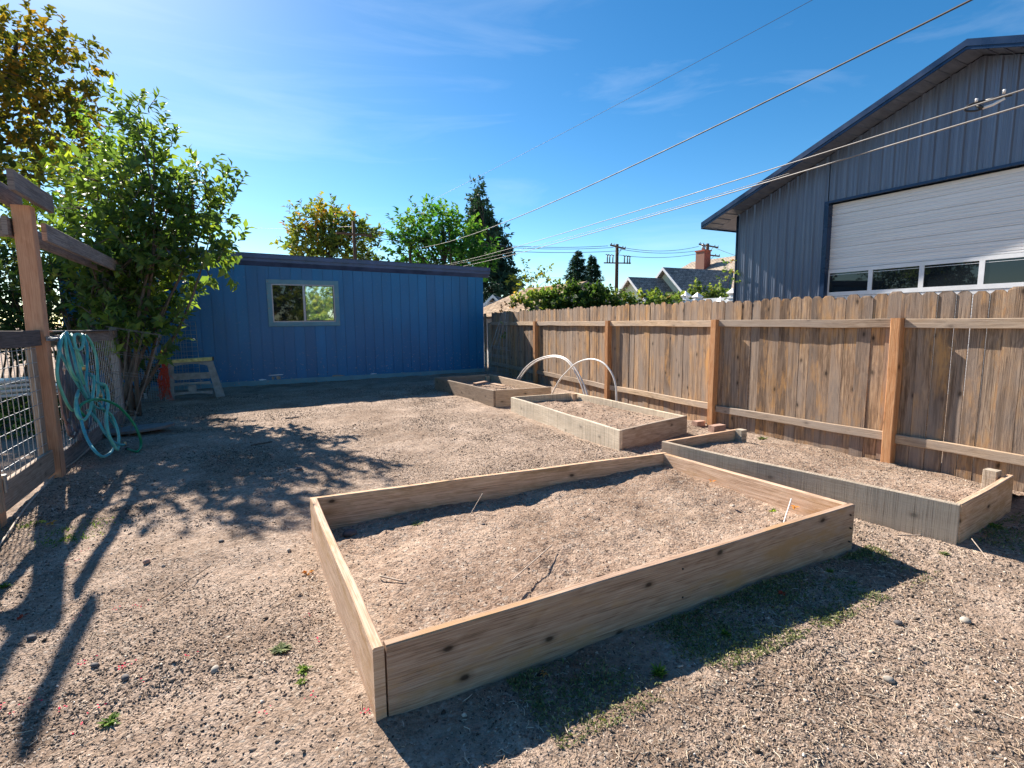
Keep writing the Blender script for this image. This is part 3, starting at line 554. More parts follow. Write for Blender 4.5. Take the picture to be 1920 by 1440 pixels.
mb = MB(); mb.box((GX+.02, EV[0]-.03, 0), (28, EV[0], 4.2)); mb.box((GX+.02, ylo, 0), (28, ylo+.03, 4.2)); mb.box((27.9, ylo+.03, 0), (28, EV[0]-.03, 4.2)); mb.prism([(GX+.14, ylo+.04, 4.2), (GX+.14, EV[0]-.04, 4.2), (GX+.14, PK[0], 6.0)], (.02, 0, 0)); mb.build('wall', M['metal'], gar)
mb = MB(); mb.box((GX-.03, EV[0]-.06, 0), (GX-.024, EV[0]+.02, 4.22)); mb.box((GX-.03, EV[0]+.002, 0), (GX+.05, EV[0]+.02, 4.22)); mb.build('corner_trim', M['metaltrim'], gar)
mb = MB(); mb.box((GX-.032, DY1, DZ-.0), (GX-.024, DY0+.1, DZ+.05)); mb.box((GX-.032, DY0+.0, 0), (GX-.024, DY0+.1, DZ-.001)); mb.box((GX-.024, DY0-.002, 0), (GX+.16, DY0+.01, DZ)); mb.box((GX-.024, DY1, DZ+.01), (GX+.16, DY0, DZ+.03)); mb.build('door_trim', M['metaltrim'], gar)
# roof with overhang towards the fence and the eaves
sl_ = (PK[1]-EV[1])/(EV[0]-PK[0]); OV = .58; EO = .70
def roofp(s, y, dz): return (PK[0]+s*y, PK[1]-y*sl_+dz)
for s in (1, -1):
    mb = MB(); yE = EV[0]-PK[0]+EO; a = roofp(s, 0, .04); e = roofp(s, yE, .04)
    mb.prism([(GX-OV+.005, a[0], a[1]+.06), (GX-OV+.005, e[0], e[1]+.06), (GX-OV+.005, e[0], e[1]+.10), (GX-OV+.005, a[0], a[1]+.10)], (17, 0, 0)); mb.build('roof', M['metaltrim'], gar)
    mb = MB()
    k = 0; yy = 0.
    n_ = int(yE/.2286)
    for i in range(n_+1):
        ya, yb = i*.2286, min((i+1)*.2286, yE)
        if yb-ya < .02: continue
        A, B_ = roofp(s, ya, .02), roofp(s, yb-.02, .02); mb.hexa([(GX-OV+.01, A[0], A[1]), (GX+.0, A[0], A[1]), (GX+.0, B_[0], B_[1]), (GX-OV+.01, B_[0], B_[1]), (GX-OV+.01, A[0], A[1]+.03), (GX, A[0], A[1]+.03), (GX, B_[0], B_[1]+.03), (GX-OV+.01, B_[0], B_[1]+.03)], .5)
        C_, D_ = roofp(s, yb-.02, .003), roofp(s, yb, .003); mb.hexa([(GX-OV+.01, C_[0], C_[1]), (GX+.0, C_[0], C_[1]), (GX+.0, D_[0], D_[1]), (GX-OV+.01, D_[0], D_[1]), (GX-OV+.01, C_[0], C_[1]+.045), (GX, C_[0], C_[1]+.045), (GX, D_[0], D_[1]+.045), (GX-OV+.01, D_[0], D_[1]+.045)], .2)
    mb.build('soffit', M['metal'], gar)
    mb = MB(); A, B_ = roofp(s, 0, -.0), roofp(s, yE, -.0)
    mb.prism([(GX-OV-.012, A[0], A[1]-.02), (GX-OV-.012, B_[0], B_[1]-.02), (GX-OV-.012, B_[0], B_[1]+.125), (GX-OV-.012, A[0], A[1]+.125)], (.02, 0, 0))
    mb.prism([(GX-OV-.03, A[0], A[1]+.035), (GX-OV-.03, B_[0], B_[1]+.035), (GX-OV-.03, B_[0], B_[1]+.15), (GX-OV-.03, A[0], A[1]+.15)], (.016, 0, 0)); mb.build('rake_trim', M['metaltrim'], gar)
    mb = MB(); A, B_ = roofp(s, EV[0]-PK[0]+.01, .0), roofp(s, yE, .0); mb.prism([(GX+.01, A[0], A[1]+.02), (GX+.01, B_[0], B_[1]+.02), (GX+.01, B_[0], B_[1]+.05), (GX+.01, A[0], A[1]+.05)], (16, 0, 0)); mb.build('eave_soffit', M['metal'], gar)
    mb = MB(); mb.prism([(GX-OV, B_[0]+s*.012, B_[1]-.02), (GX-OV, B_[0]+s*.024, B_[1]-.02), (GX-OV, B_[0]+s*.024, B_[1]+.13), (GX-OV, B_[0]+s*.012, B_[1]+.13)], (16.5, 0, 0)); mb.build('gutter', M['metaltrim'], gar)
# overhead door
mb = MB(); dx = GX+.12; WZ0, WZ1 = 2.09, 2.52; secs = [(2.66, 3.01), (3.01, 3.36), (3.36, 3.71), (3.71, 4.06)]
def ribs(z0, z1):
    pts = [(dx+.02, z0), (dx, z0+.012)]; z = z0+.03
    while z < z1-.05: pts += [(dx, z), (dx+.008, z+.006), (dx+.008, z+.02), (dx, z+.026)]; z += .062
    pts += [(dx, z1-.012), (dx+.02, z1)]
    for (xa_, za_), (xb_, zb_) in zip(pts[:-1], pts[1:]): mb.add([(xa_, DY0, za_), (xa_, DY1, za_), (xb_, DY1, zb_), (xb_, DY0, zb_)], [(0, 1, 2, 3)], .5)
secs = [(2.60+.243*i, 2.60+.243*(i+1)) for i in range(6)]
for a_, b_ in secs: ribs(a_, b_)
ribs(0, 1.0); ribs(1.0, 2.0)
door = mb.build('overhead_door', M['door'], gar)
mb = MB(); mb.box((dx-.01, DY1, WZ1), (dx+.03, DY0, 2.597)); mb.box((dx-.01, DY1, 2.002), (dx+.03, DY0, WZ0)); yy = DY0
mb.box((dx-.01, DY0-.03, WZ0), (dx+.03, DY0, WZ1))
cuts = [DY0-.03]
for k in range(6):
    y1 = cuts[-1]-.865 if k else DY0-.03-.835
    mb.box((dx-.01, y1-.085, WZ0), (dx+.03, y1, WZ1)); cuts.append(y1-.085)
mb.build('window_frame', M['white'], door)
for k in range(6):
    y1 = cuts[k+1]+.085; g_ = MB(); g_.box((dx+.006, y1, WZ0), (dx+.012, cuts[k], WZ1)); g_.build('pane', M['glass'], door)
mb = MB(); mb.box((dx+.001, DY1, WZ1-.045), (dx+.0055, DY0-.03, WZ1-.037)); mb.build('muntin', M['white'], door)
# ================================================================== WHITE VINYL FENCE
vf = thing('vinyl_fence', (12.1, 11.2, 0), 'white vinyl fence with pointed post caps between the ivy and the metal garage', 'fence')
def vpost(x, y, z, s=.11):
    mb = MB(); mb.box((x-s/2, y-s/2, 0), (x+s/2, y+s/2, z-.28)); o = mb.build('post', M['vinyl'], vf)
    c = MB(); e = s*.66
    def fr_(z0, a0, z1, a1): c.add([(x+sx*a, y+sy*a, zz) for (zz, a) in ((z0, a0), (z1, a1)) for sx, sy in ((-1, -1), (1, -1), (1, 1), (-1, 1))], [(0, 1, 5, 4), (1, 2, 6, 5), (2, 3, 7, 6), (3, 0, 4, 7), (4, 5, 6, 7), (3, 2, 1, 0)])
    fr_(z-.28, s*.62, z-.24, s*.62); fr_(z-.239, s*.40, z-.20, s*.40); fr_(z-.199, s*.5, z-.14, s*.82); fr_(z-.139, s*.82, z, .004); c.build('cap', M['vinyl'], o)
for (px, py) in ((1286, 546), (1308, 548), (1351, 556), (1374, 540)):
    q = at(px, py, X=12.1); vpost(12.1, q[1], q[2], .15 if px != 1351 else .10)
qa, qb = at(1286, 560, X=12.1), at(1378, 556, X=12.1)
mb = MB(); mb.box((12.06, qb[1]-.3, .1), (12.14, qa[1], 2.10)); mb.build('panel', M['vinyl'], vf)
# ================================================================== LEFT FENCE, GATE AND PERGOLA
LX = -1.72
lf = thing('mesh_fence', (LX, 8.1, 0), 'low grey timber fence panel with wire mesh, carrying the garden hoses on its top rail', 'fence')
def meshgrid(parent, X, y0, y1, z0, z1, dy, dz, mat='galv', r=.0032, name='wire_mesh'):
    mb = MB(); y = y0+dy*.6
    while y < y1: mb.tube([(X, y, z0), (X+.003, y, (z0+z1)/2), (X, y, z1)], r, 5, cap=False); y += dy
    z = z0+dz*.7
    while z < z1: mb.tube([(X+.006, y0, z), (X+.006, y1, z)], r, 5, cap=False); z += dz
    mb.build(name, M[mat], parent, True)
mb = MB(); mb.plank((LX-.02, 6.71, 1.43), (LX-.02, 9.95, 1.41), (0, 0, -.135), (.04, 0, 0), wob=.004); mb.build('top_rail', M['greyrail'], lf)
mb = MB(); mb.plank((LX-.05, 6.71, 1.452), (LX-.05, 9.95, 1.432), (.13, 0, 0), (0, 0, -.018), wob=.003); mb.build('top_cap', M['greyrail'], lf)
mb = MB(); mb.plank((LX-.02, 6.71, .20), (LX-.02, 9.95, .20), (0, 0, -.22), (.04, 0, 0), wob=.004); mb.build('bottom_board', M['greyrail'], lf)
mb = MB(); mb.plank((LX-.045, 9.95, 1.45), (LX-.045, 9.95, -.05), (.09, 0, 0), (0, .09, 0)); mb.build('post', M['greyrail'], lf)
meshgrid(lf, LX+.025, 6.72, 9.95, .19, 1.30, .11, .13)
# pergola : the orange post with its doubled beams
pg = thing('pergola', (LX, 6.6, 0), 'tall orange-brown timber post carrying dark grey double beams over the garden gate', 'pergola')
mb = MB(); mb.plank((LX-.07, 6.52, 2.62), (LX-.07, 6.52, -.05), (.14, 0, 0), (0, .14, 0), wob=.004, b=.006, seg=20); mb.build('post', M['perpost'], pg)
mb = MB(); mb.plank((LX+.075, 6.74, 2.50), (LX+.075, 11.5, 2.50), (0, 0, -.17), (.04, 0, 0), wob=.004); mb.build('beam', M['greyrail'], pg)
mb = MB(); mb.plank((LX-.13, 6.45, 2.50), (LX-.13, 11.5, 2.50), (0, 0, -.17), (.04, 0, 0), wob=.004); mb.build('beam', M['greyrail'], pg)
mb = MB(); mb.plank((LX+.10, 5.9, 2.80), (LX+.10, 6.95, 2.80), (0, 0, -.17), (.045, 0, 0), wob=.004); mb.build('beam', M['greyrail'], pg)
mb = MB(); mb.plank((LX-.14, 5.6, 2.80), (LX-.14, 6.95, 2.80), (0, 0, -.17), (.045, 0, 0), wob=.004); mb.build('beam', M['greyrail'], pg)
mb = MB(); mb.plank((LX-.45, 6.56, 2.50), (LX-.12, 6.56, 2.50), (0, 0, -.17), (0, .04, 0), seg=2); mb.build('beam_stub', M['greyrail'], pg)
mb = MB(); mb.plank((LX-.32, 11.4, 2.42), (LX-.32, 11.4, -.05), (.12, 0, 0), (0, .12, 0)); mb.build('post', M['greyrail'], pg)
# gate
GYa, GYb = 5.22, 6.48
gt = thing('garden_gate', (LX, 5.85, 0), 'garden gate of grey timber with wire mesh and two metal hinges at the left edge', 'gate')
mb = MB(); mb.plank((LX-.01, GYa-.35, 1.47), (LX-.01, GYb+.16, 1.455), (0, 0, -.145), (.045, 0, 0), wob=.004); mb.build('top_rail', M['greyrail'], gt)
mb = MB(); mb.plank((LX-.05, GYa+.0, 1.325), (LX-.05, GYa, .03), (.05, 0, 0), (0, .10, 0), wob=.003); mb.build('stile', M['railgrey'], gt)
mb = MB(); mb.plank((LX-.05, GYb-.12, 1.32), (LX-.05, GYb-.12, .13), (.05, 0, 0), (0, .12, 0), wob=.003); mb.build('stile', M['railgrey'], gt)
mb = MB(); mb.plank((LX-.005, GYa+.02, .30), (LX-.005, GYb, .30), (0, 0, -.23), (.04, 0, 0), wob=.004); mb.build('bottom_board', M['railgrey'], gt)
meshgrid(gt, LX+.01, GYa+.09, GYb-.08, .29, 1.325, .115, .13, r=.0034)
for z in (1.12, .30):
    mb = MB(); mb.box((LX+.04, GYa-.10, z-.06), (LX+.046, GYa-.012, z+.06)); mb.box((LX+.002, GYa+.012, z-.06), (LX+.05, GYa+.075, z+.06)); mb.tube([(LX+.055, GYa, z-.07), (LX+.055, GYa, z+.07)], .011, 8); mb.build('hinge', M['galv'], gt)
mb = MB(); mb.box((LX+.075, 6.50, 1.355), (LX+.09, 6.84, 1.395)); mb.tube([(LX+.1, 6.55, 1.375), (LX+.1, 6.80, 1.375)], .010, 8); mb.box((LX+.075, 6.78, 1.34), (LX+.11, 6.81, 1.41)); lt = mb.build('latch', M['galv'], gt)
mb = MB(); mb.tube(spline([(LX+.11, 6.80, 1.37), (LX+.115, 6.81, 1.27), (LX+.11, 6.83, 1.15), (LX+.10, 6.86, 1.0)]), .005, 5); mb.build('latch_string', M['pvc'], gt)
# gate post on the hinge side, further fence towards the camera
ng = thing('timber_fence', (LX, 4.2, 0), 'orange-edged timber post and short weathered fence section at the lower left edge of the photo', 'fence')
mb = MB(); mb.plank((LX-.05, GYa-.125, 1.16), (LX-.05, GYa-.125, -.05), (.10, 0, 0), (0, .11, 0), wob=.004); mb.build('post', M['perpost'], ng)
mb = MB(); mb.plank((LX+.052, GYa-.22, 1.12), (LX+.052, GYa-.22, .13), (.0, .09, 0), (.03, 0, 0), wob=.008); mb.build('batten', M['rail'], ng)
mb = MB(); mb.plank((LX+.0, 1.0, .20), (LX+.0, GYa-.13, .20), (0, 0, -.24), (.045, 0, 0), wob=.004); mb.build('bottom_board', M['greyrail'], ng)
mb = MB(); mb.plank((LX+.0, 1.0, 1.10), (LX+.0, GYa-.13, 1.10), (0, 0, -.14), (.045, 0, 0), wob=.004); mb.build('top_rail', M['greyrail'], ng)
meshgrid(ng, LX-.01, 1.0, GYa-.2, .2, 1.0, .1, .1)
# ------------------------------------------------------------------ hoses
def hose(pts, X0=-1.63): return spline([at(x, y, X=X0+dx) for (x, y, dx) in pts], 10)
th = thing('garden_hose', at(150, 640, X=-1.66), 'light teal garden hose hung in long loops over the low mesh fence', 'hose')
loops = [('hose_teal', [(122, 640, -.10), (118, 628, 0), (113, 650, .03), (107, 700, .03), (118, 740, .03), (134, 768, .05), (145, 765, .05)]),
 ('hose_blue', [(130, 645, -.1), (122, 625, 0), (110, 650, .03), (128, 690, .06), (142, 715, .09), (158, 740, .10), (175, 765, .12), (180, 790, .10)]),
 ('hose_teal', [(128, 640, -.08), (122, 628, .02), (126, 665, .07), (136, 700, .10), (152, 722, .10), (158, 736, .10)]),
 ('hose_blue', [(135, 640, -.08), (124, 622, .02), (136, 660, .09), (144, 695, .12), (154, 725, .12), (165, 748, .14)]),
 ('hose_teal', [(140, 636, -.06), (134, 627, .03), (142, 650, .09), (148, 680, .11), (152, 700, .12), (158, 720, .11)]),
 ('hose_teal', [(140, 652, .12), (148, 656, .14), (155, 648, .13), (154, 632, .10), (145, 626, .08), (139, 632, .09), (142, 652, .11), (149, 668, .13), (155, 686, .13)]),
 ('hose_blue', [(148, 640, -.08), (154, 627, .02), (163, 650, .07), (163, 690, .09), (162, 720, .10), (170, 748, .12), (178, 762, .14), (190, 766, .15), (195, 755, .14), (193, 735, .12), (186, 722, .1)]),
 ('hose_teal', [(152, 642, -.08), (160, 629, .02), (172, 645, .06), (181, 672, .08), (183, 705, .10), (184, 735, .12), (181, 752, .13)]),
 ('hose_blue', [(168, 700, .08), (178, 715, .10), (186, 720, .12), (196, 726, .14), (202, 745, .17), (199, 775, .20), (199, 800, .24), (208, 828, .28), (219, 843, .30), (223, 820, .26), (216, 800, .22), (200, 778, .18), (185, 755, .14)]),
 ('hose_teal', [(187, 718, .12), (199, 724, .16), (204, 750, .20), (200, 778, .23), (203, 810, .28), (213, 833, .32), (221, 842, .34), (222, 812, .30), (210, 780, .22), (190, 765, .17)]),
 ('hose_blue', [(160, 740, .08), (150, 730, .08), (143, 748, .10), (150, 780, .16), (160, 815, .24), (175, 842, .34), (192, 856, .40), (206, 850, .40), (212, 842, .38)]),
 ('hose_teal', [(147, 738, .08), (142, 755, .12), (145, 778, .16), (157, 788, .18), (168, 772, .16), (173, 748, .14), (176, 722, .12), (176, 704, .1)]),
 ('hose_blue', [(162, 768, .10), (172, 776, .14), (184, 790, .18), (197, 812, .24), (212, 828, .30), (228, 834, .36), (234, 833, .38)])]
for i, (m, p) in enumerate(loops):
    if m == 'hose_teal':
        mb = MB(); mb.tube(hose(p), .0148, 8); mb.build('hose_loop', M[m], th, True)
h2 = thing('garden_hose', at(165, 640, X=-1.60), 'darker blue-teal garden hose tangled with the light teal one on the mesh fence', 'hose')
for i, (m, p) in enumerate(loops):
    if m == 'hose_blue':
        mb = MB(); mb.tube(hose(p), .0138, 8); mb.build('hose_loop', M[m], h2, True)
for par, (x, y, dx) in ((th, (157, 690, .13)), (h2, (189, 742, .16)), (h2, (234, 832, .38))):
    p = at(x, y, X=-1.63+dx); mb = MB(); mb.tube([p+[0, 0, .025], p, p-[0, 0, .03]], [.017, .017, .014], 10); mb.build('hose_coupling', M['brass'], par, True)
h3 = thing('soaker_hose', at(125, 700, X=-1.68), 'dark grey soaker hose hung in long narrow loops beside the teal hoses', 'hose')
mb = MB()
for (a_, b_, c_) in ((112, 640, 835), (118, 642, 858), (124, 644, 862), (130, 644, 850), (138, 646, 868), (144, 650, 866), (150, 655, 845)):
    mb.tube(hose([(a_, b_, -.02), (a_-2, (b_+c_)/2-30, .0), (a_+4, c_-75, .0), (a_+9, c_-52, .02), (a_+15, c_-42, .03), (a_+20, c_-60, .0), (a_+14, (b_+c_)/2, -.01), (a_+8, b_+10, -.03)], -1.655), .0155, 7)
mb.build('hose_loop', M['hose_grey'], h3, True)
p = at(122, 692, X=-1.61); mb = MB(); mb.tube([p+[0, 0, .05], p, p-[0, 0, .02]], [.012, .02, .02], 10); mb.build('hose_coupling', M['galv'], h3, True)
h4 = thing('garden_hose', at(262, 845, Z=.02), 'bright green length of hose arching down from the fence to the ground', 'hose')
gpts = [at(*q[:2], X=-1.63+q[2]) for q in ((158, 780, .14), (148, 768, .12), (156, 756, .14), (175, 749, .18), (195, 750, .25), (222, 762, .34), (248, 790, .44), (262, 818, .50))]+[at(264, 836, X=-1.13), at(258, 846, Z=.02), at(248, 845, Z=.015), at(240, 842, Z=.015)]
mb = MB(); mb.tube(spline(gpts, 10), .0145, 8); mb.build('hose_length', M['hose_green'], h4, True)
mb = MB(); mb.tube([gpts[-1], gpts[-1]*.5+at(234, 840, Z=.02)*.5], .018, 10); mb.build('hose_coupling', M['black'], h4, True)
# cord on the ground
cp = [at(x, y, Z=.022) for (x, y) in ((-40, 1075), (0, 1020), (20, 992), (45, 955), (80, 915), (110, 885), (140, 865), (165, 842), (185, 822), (200, 806), (215, 798))]
mb = MB(); mb.tube(spline(cp, 8), .0075, 6); one('cord', mb, M['cord'], 'long thin beige cord lying on the ground along the left mesh fence', 'cord', smooth=True)
# slab
mb = MB(); c0 = at(255, 812, Z=0); top = []
for k in range(26):
    a_ = 2*math.pi*k/26; top.append((c0[0]+.46*math.cos(a_)*(1+.05*math.sin(3*a_)), c0[1]+.24*math.sin(a_), .075+.02*math.cos(a_)))
mb.prism([(x, y, z-.035) for x, y, z in top], (0, 0, .035)); one('stone_slab', mb, M['slab'], 'flat oval grey slab lying on the ground at the foot of the big shrub', 'slab')
# ------------------------------------------------------------------ sawhorse by the shed
sx0, sx1, sy = -1.30, -.52, 12.30
sh = thing('sawhorse', (-.91, sy, 0), 'folded grey plastic sawhorse with a worn yellow top standing by the blue wall', 'sawhorse')
mb = MB(); mb.plank((sx0+.0, sy-.06, .80), (sx1-.0, sy-.06, .83), (0, .12, 0), (0, 0, -.075), b=.01); mb.build('top_beam', M['yellow'], sh)
mb = MB(); mb.box((sx1-.005, sy-.05, .76), (sx1+.03, sy+.05, .83)); mb.build('end_cap', M['black'], sh)
for s, (xa_, xb_) in ((1, (sx0+.05, sx0-.01)), (-1, (sx1-.05, sx1+.10))):
    mb = MB(); mb.hexa([(xb_-.07, sy-.17, 0), (xb_+.09, sy-.17, 0), (xb_+.09, sy-.10, 0), (xb_-.07, sy-.10, 0), (xa_-.06, sy-.05, .75), (xa_+.06, sy-.05, .75), (xa_+.06, sy+.0, .75), (xa_-.06, sy+.0, .75)])
    mb.build('leg', M['greyplas'], sh)
for s, (xa_, xb_) in ((1, (sx0+.05, sx0-.01)), (-1, (sx1-.05, sx1+.10))):
    mb = MB(); mb.hexa([(xb_-.06, sy+.22, 0), (xb_+.06, sy+.22, 0), (xb_+.06, sy+.27, 0), (xb_-.06, sy+.27, 0), (xa_-.05, sy+.02, .74), (xa_+.05, sy+.02, .74), (xa_+.05, sy+.06, .74), (xa_-.05, sy+.06, .74)]); mb.build('leg', M['greyplas'], sh)
def xbar(z0, z1, arch=0., y=sy-.13, xi=.06):
    mb = MB(); n_ = 10; g_ = []
    for k in range(n_):
        t0, t1 = k/n_, (k+1)/n_; xs, xe_ = sx0+xi+t0*(sx1-sx0-2*xi), sx0+xi+t1*(sx1-sx0-2*xi); a0, a1 = arch*math.sin(math.pi*t0), arch*math.sin(math.pi*t1)
        mb.hexa([(xs, y, z0+a0), (xe_, y, z0+a1), (xe_, y+.03, z0+a1), (xs, y+.03, z0+a0), (xs, y, z1), (xe_, y, z1), (xe_, y+.03, z1), (xs, y+.03, z1)], .5)
    mb.build('crossbar', M['greyplas'], sh)
xbar(.66, .745, .05, sy-.06); xbar(.40, .53, 0, sy-.09); xbar(.28, .345, .025, sy-.12); xbar(.085, .155, .03, sy-.15, .03)
mb = MB(); mb.box((-.97, sy-.14, .155), (-.83, sy-.12, .285)); mb.build('tool_tray', M['greyplas'], sh)
# red netting
nt3 = MB(); base = at(308, 742, Y=12.15); top_ = at(303, 655, Y=12.15)
for k in range(34):
    f_ = [base[0]+random.uniform(-.10, .14), 12.15+random.uniform(-.06, .06), .04+random.random()*.1]; m1 = [base[0]+random.uniform(-.07, .11), 12.15+random.uniform(-.05, .05), .45]; m0 = [top_[0]+random.uniform(-.02, .08), 12.15+random.uniform(-.03, .03), .72]; m2 = [top_[0]+random.uniform(-.025, .03), 12.15+random.uniform(-.02, .02), 1.0]
    nt3.tube(spline([f_, m1, m0, m2], 5), .004, 4)
for k in range(60):
    z = random.uniform(.05, .8); w_ = .12*(1-z*.6); x = base[0]+.02+random.uniform(-w_, w_); nt3.tube([(x, 12.12, z), (x+random.uniform(-.05, .05), 12.10, z+random.uniform(-.03, .03)), (x+random.uniform(-.08, .08), 12.13, z+random.uniform(-.06, .06))], .004, 4)
nt3.tube([(top_[0]+.04, 12.12, .82), (top_[0]+.11, 12.1, .80), (top_[0]+.15, 12.1, .76)], [.02, .03, .012], 6)
one('plastic_netting', nt3, M['net'], 'bundle of red-orange plastic netting hanging beside the sawhorse', 'netting')
# wire panels
def wirepanel(x0, x1, z0, z1, nx_, nz_, y0, y1, r, label, name='wire_panel'):
    mb = MB()
    for i in range(nx_+1): x = x0+(x1-x0)*i/nx_; mb.tube([(x, y0, z0), (x-.03, y1, z1)], r*(1.5 if i in (0, nx_) else 1), 5, cap=False)
    for j in range(nz_+1): t = j/nz_; mb.tube([(x0-.03*t, y0+(y1-y0)*t, z0+(z1-z0)*t), (x1-.03*t, y0+(y1-y0)*t, z0+(z1-z0)*t)], r, 5, cap=False)
    one(name, mb, M['galv'], label, 'wire panel')
a_ = at(305, 604, Y=13.9); b_ = at(362, 604, Y=13.9)
wirepanel(a_[0]-.10, b_[0]+.07, .05, a_[2], 7, 16, 13.6, 14.0, .0045, 'wire grid panel with wide squares leaning on the blue wall behind the sawhorse')
wirepanel(a_[0]-.05, a_[0]+.45, .05, a_[2]-.3, 9, 26, 13.4, 13.8, .003, 'narrow fine wire grid leaning in front of the wide grid panel')
a_ = at(258, 700, Y=12.2); b_ = at(300, 700, Y=12.2)
wirepanel(a_[0], b_[0], .02, .95, 9, 28, 12.1, 12.3, .0035, 'closely barred wire panel standing between the shrub and the red netting')
for (x, y0_, y1_, lab) in ((271, 748, 728, 'white plank end leaning behind the closely barred wire panel'), (281, 748, 738, 'short pale wooden stick behind the closely barred wire panel')):
    a_, b_ = at(x, y0_, Y=12.45), at(x-5, y1_, Y=12.5); mb = MB(); mb.plank(a_, b_, (.05, 0, 0), (0, .02, 0), seg=2); one('offcut', mb, M['pvc'] if x == 271 else M['rail'], lab, 'board')
# tomato cages
def cage(name, base, axis_, L_, r0, r1, nleg, rings, label, mat='galv', n_=1):
    mb = MB(); axis_ = np.array(axis_, float); axis_ /= np.linalg.norm(axis_); u_ = np.cross(axis_, (0, 1, .1)); u_ /= np.linalg.norm(u_); v_ = np.cross(axis_, u_); base = np.array(base, float)
    for q in range(n_):
        o_ = random.random()*2
        for k in range(nleg):
            a_ = o_+2*math.pi*k/nleg; mb.tube([base+(u_*math.cos(a_)+v_*math.sin(a_))*(r0+(r1-r0)*t)+axis_*L_*t for t in (0, .5, 1)], .0022, 4, cap=False)
        for t in rings:
            r = r0+(r1-r0)*t; c_ = base+axis_*L_*t; mb.tube([c_+(u_*math.cos(a_)+v_*math.sin(a_))*r for a_ in np.linspace(0, 2*math.pi, 25)], .0022, 4, cap=False)
        base = base+np.array([random.uniform(-.05, .05), random.uniform(-.1, .1), random.uniform(-.02, .05)])
    one(name, mb, M[mat], label, 'plant cage')
b_ = at(222, 810, Z=0)
cage('tomato_cage', (b_[0]+.10, b_[1]-.55, 0), (.22, .02, 1), 1.45, .12, .30, 5, (.25, .6, .78, 1), 'rusty wire cone cage round the base of the big shrub', 'rust', 2)
cage('tomato_cage', (6.02, 12.3, .0), (.18, .0, 1), 1.72, .38, .04, 6, (.06, .12, .2, .32, .45), 'stack of nested wire plant cages leaning on the fence near the shed corner', 'galv', 3)
# hoops
def hoop(pts, label, r=.016, off=0):
    mb = MB(); mb.tube(spline(pts, 10), r, 8); one('hoop', mb, M['pvc'], label, 'hoop', 'white plastic garden hoops', True)
HX = 5.5
def hp(l, X): return [at(x, y, X=X) for x, y in l]
H1 = [(962, 722), (972, 708), (985, 690), (1005, 675), (1035, 667), (1060, 672), (1078, 690), (1092, 715), (1102, 742), (1106, 756)]
hoop(hp(H1, 5.52), 'white plastic hoop arching beside the fence, front one of the far crossing pair')
hoop(hp([(966, 722), (977, 707), (990, 690), (1010, 676), (1037, 669.5), (1058, 674), (1074, 690), (1087, 715), (1097, 742), (1101, 756)], 5.62), 'second white hoop running tight beside the far one, nearly touching it')
hoop(hp([(1032, 748), (1038, 733), (1050, 712), (1070, 690), (1085, 679), (1108, 673.5), (1130, 680), (1146, 698), (1154, 720), (1156, 745), (1156, 765)], 5.44), 'nearer white plastic hoop, crossing the far pair and ending beside the middle bed')
mb = MB(); mb.box((5.50, 4.72, 0), (5.72, 4.82, .09)); one('brick', mb, M['brick'], 'reddish brick on the ground between the fence post and the middle raised bed', 'brick')
mb = MB(); mb.box((5.62, 5.12, 0), (5.78, 5.22, .07)); one('brick', mb, M['brick'], 'second smaller brick right at the foot of the orange fence post', 'brick')
# ================================================================== VEGETATION
def plant(name, root, label, cat, blobs, per, twig, ln, wd, mat, group=None, barkm='bark', branch=0., stems=None, trunk=None, leafname='foliage', **kw):
    t = thing(name, root, label, cat, group)
    (v, f, r), TW = crown(blobs, per, twig, ln, wd, **kw)
    build_np(leafname, v, f, M[mat], t, rnd=r)
    if stems is not None or trunk is not None:
        mb = MB()
        if trunk:
            ptr = limb(mb, root, trunk[0], trunk[1], trunk[1]*.45, .03, 9, 9)
            for (c, rr, cb) in blobs:
                s_ = ptr[min(len(ptr)-1, 3+int(RNG.integers(0, len(ptr)-3)))]
                if c[2] > s_[2]-.5: limb(mb, s_, c, trunk[1]*.28, trunk[1]*.07, .08, 5, 6)
        for (a_, b_, r0, r1, bend) in (stems or []): limb(mb, a_, b_, r0, r1, bend, 7, 10)
        if branch:
            for (b0, b1, c) in TW:
                k = RNG.permutation(len(b0))[:int(len(b0)*branch)]
                for q in k: mb.tube([b0[q]-(b0[q]-c)*.5, b0[q], b1[q]], [.011, .007, .004], 4, cap=False)
        mb.build('trunk', M[barkm], t, True)
    return t
def pb(l, D, fD=1., j=0.):
    """crown clumps traced in the photo: (px, py, radius px, colour) put at their own distance"""
    out = []
    for i, q in enumerate(l):
        d = D+(RNG.random()-.5)*2*j; p = at(q[0], q[1], D=d); out.append((p, q[2]/FPX*d*1.0, q[3] if len(q) > 3 else .4))
    return out
# the big shrub with many stems
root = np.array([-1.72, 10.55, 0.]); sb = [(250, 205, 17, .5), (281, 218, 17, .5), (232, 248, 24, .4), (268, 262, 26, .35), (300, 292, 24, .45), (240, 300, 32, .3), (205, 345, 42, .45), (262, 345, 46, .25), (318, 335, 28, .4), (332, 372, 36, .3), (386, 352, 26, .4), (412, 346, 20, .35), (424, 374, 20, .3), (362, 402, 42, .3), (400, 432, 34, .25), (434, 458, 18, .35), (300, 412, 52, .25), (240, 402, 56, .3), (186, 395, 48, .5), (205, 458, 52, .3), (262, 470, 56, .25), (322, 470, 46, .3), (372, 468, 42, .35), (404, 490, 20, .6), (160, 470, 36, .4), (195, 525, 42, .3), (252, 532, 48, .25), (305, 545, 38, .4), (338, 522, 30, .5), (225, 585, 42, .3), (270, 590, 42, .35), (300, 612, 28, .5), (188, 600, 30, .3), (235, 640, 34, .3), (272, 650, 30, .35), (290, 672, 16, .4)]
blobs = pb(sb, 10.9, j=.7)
stems = []
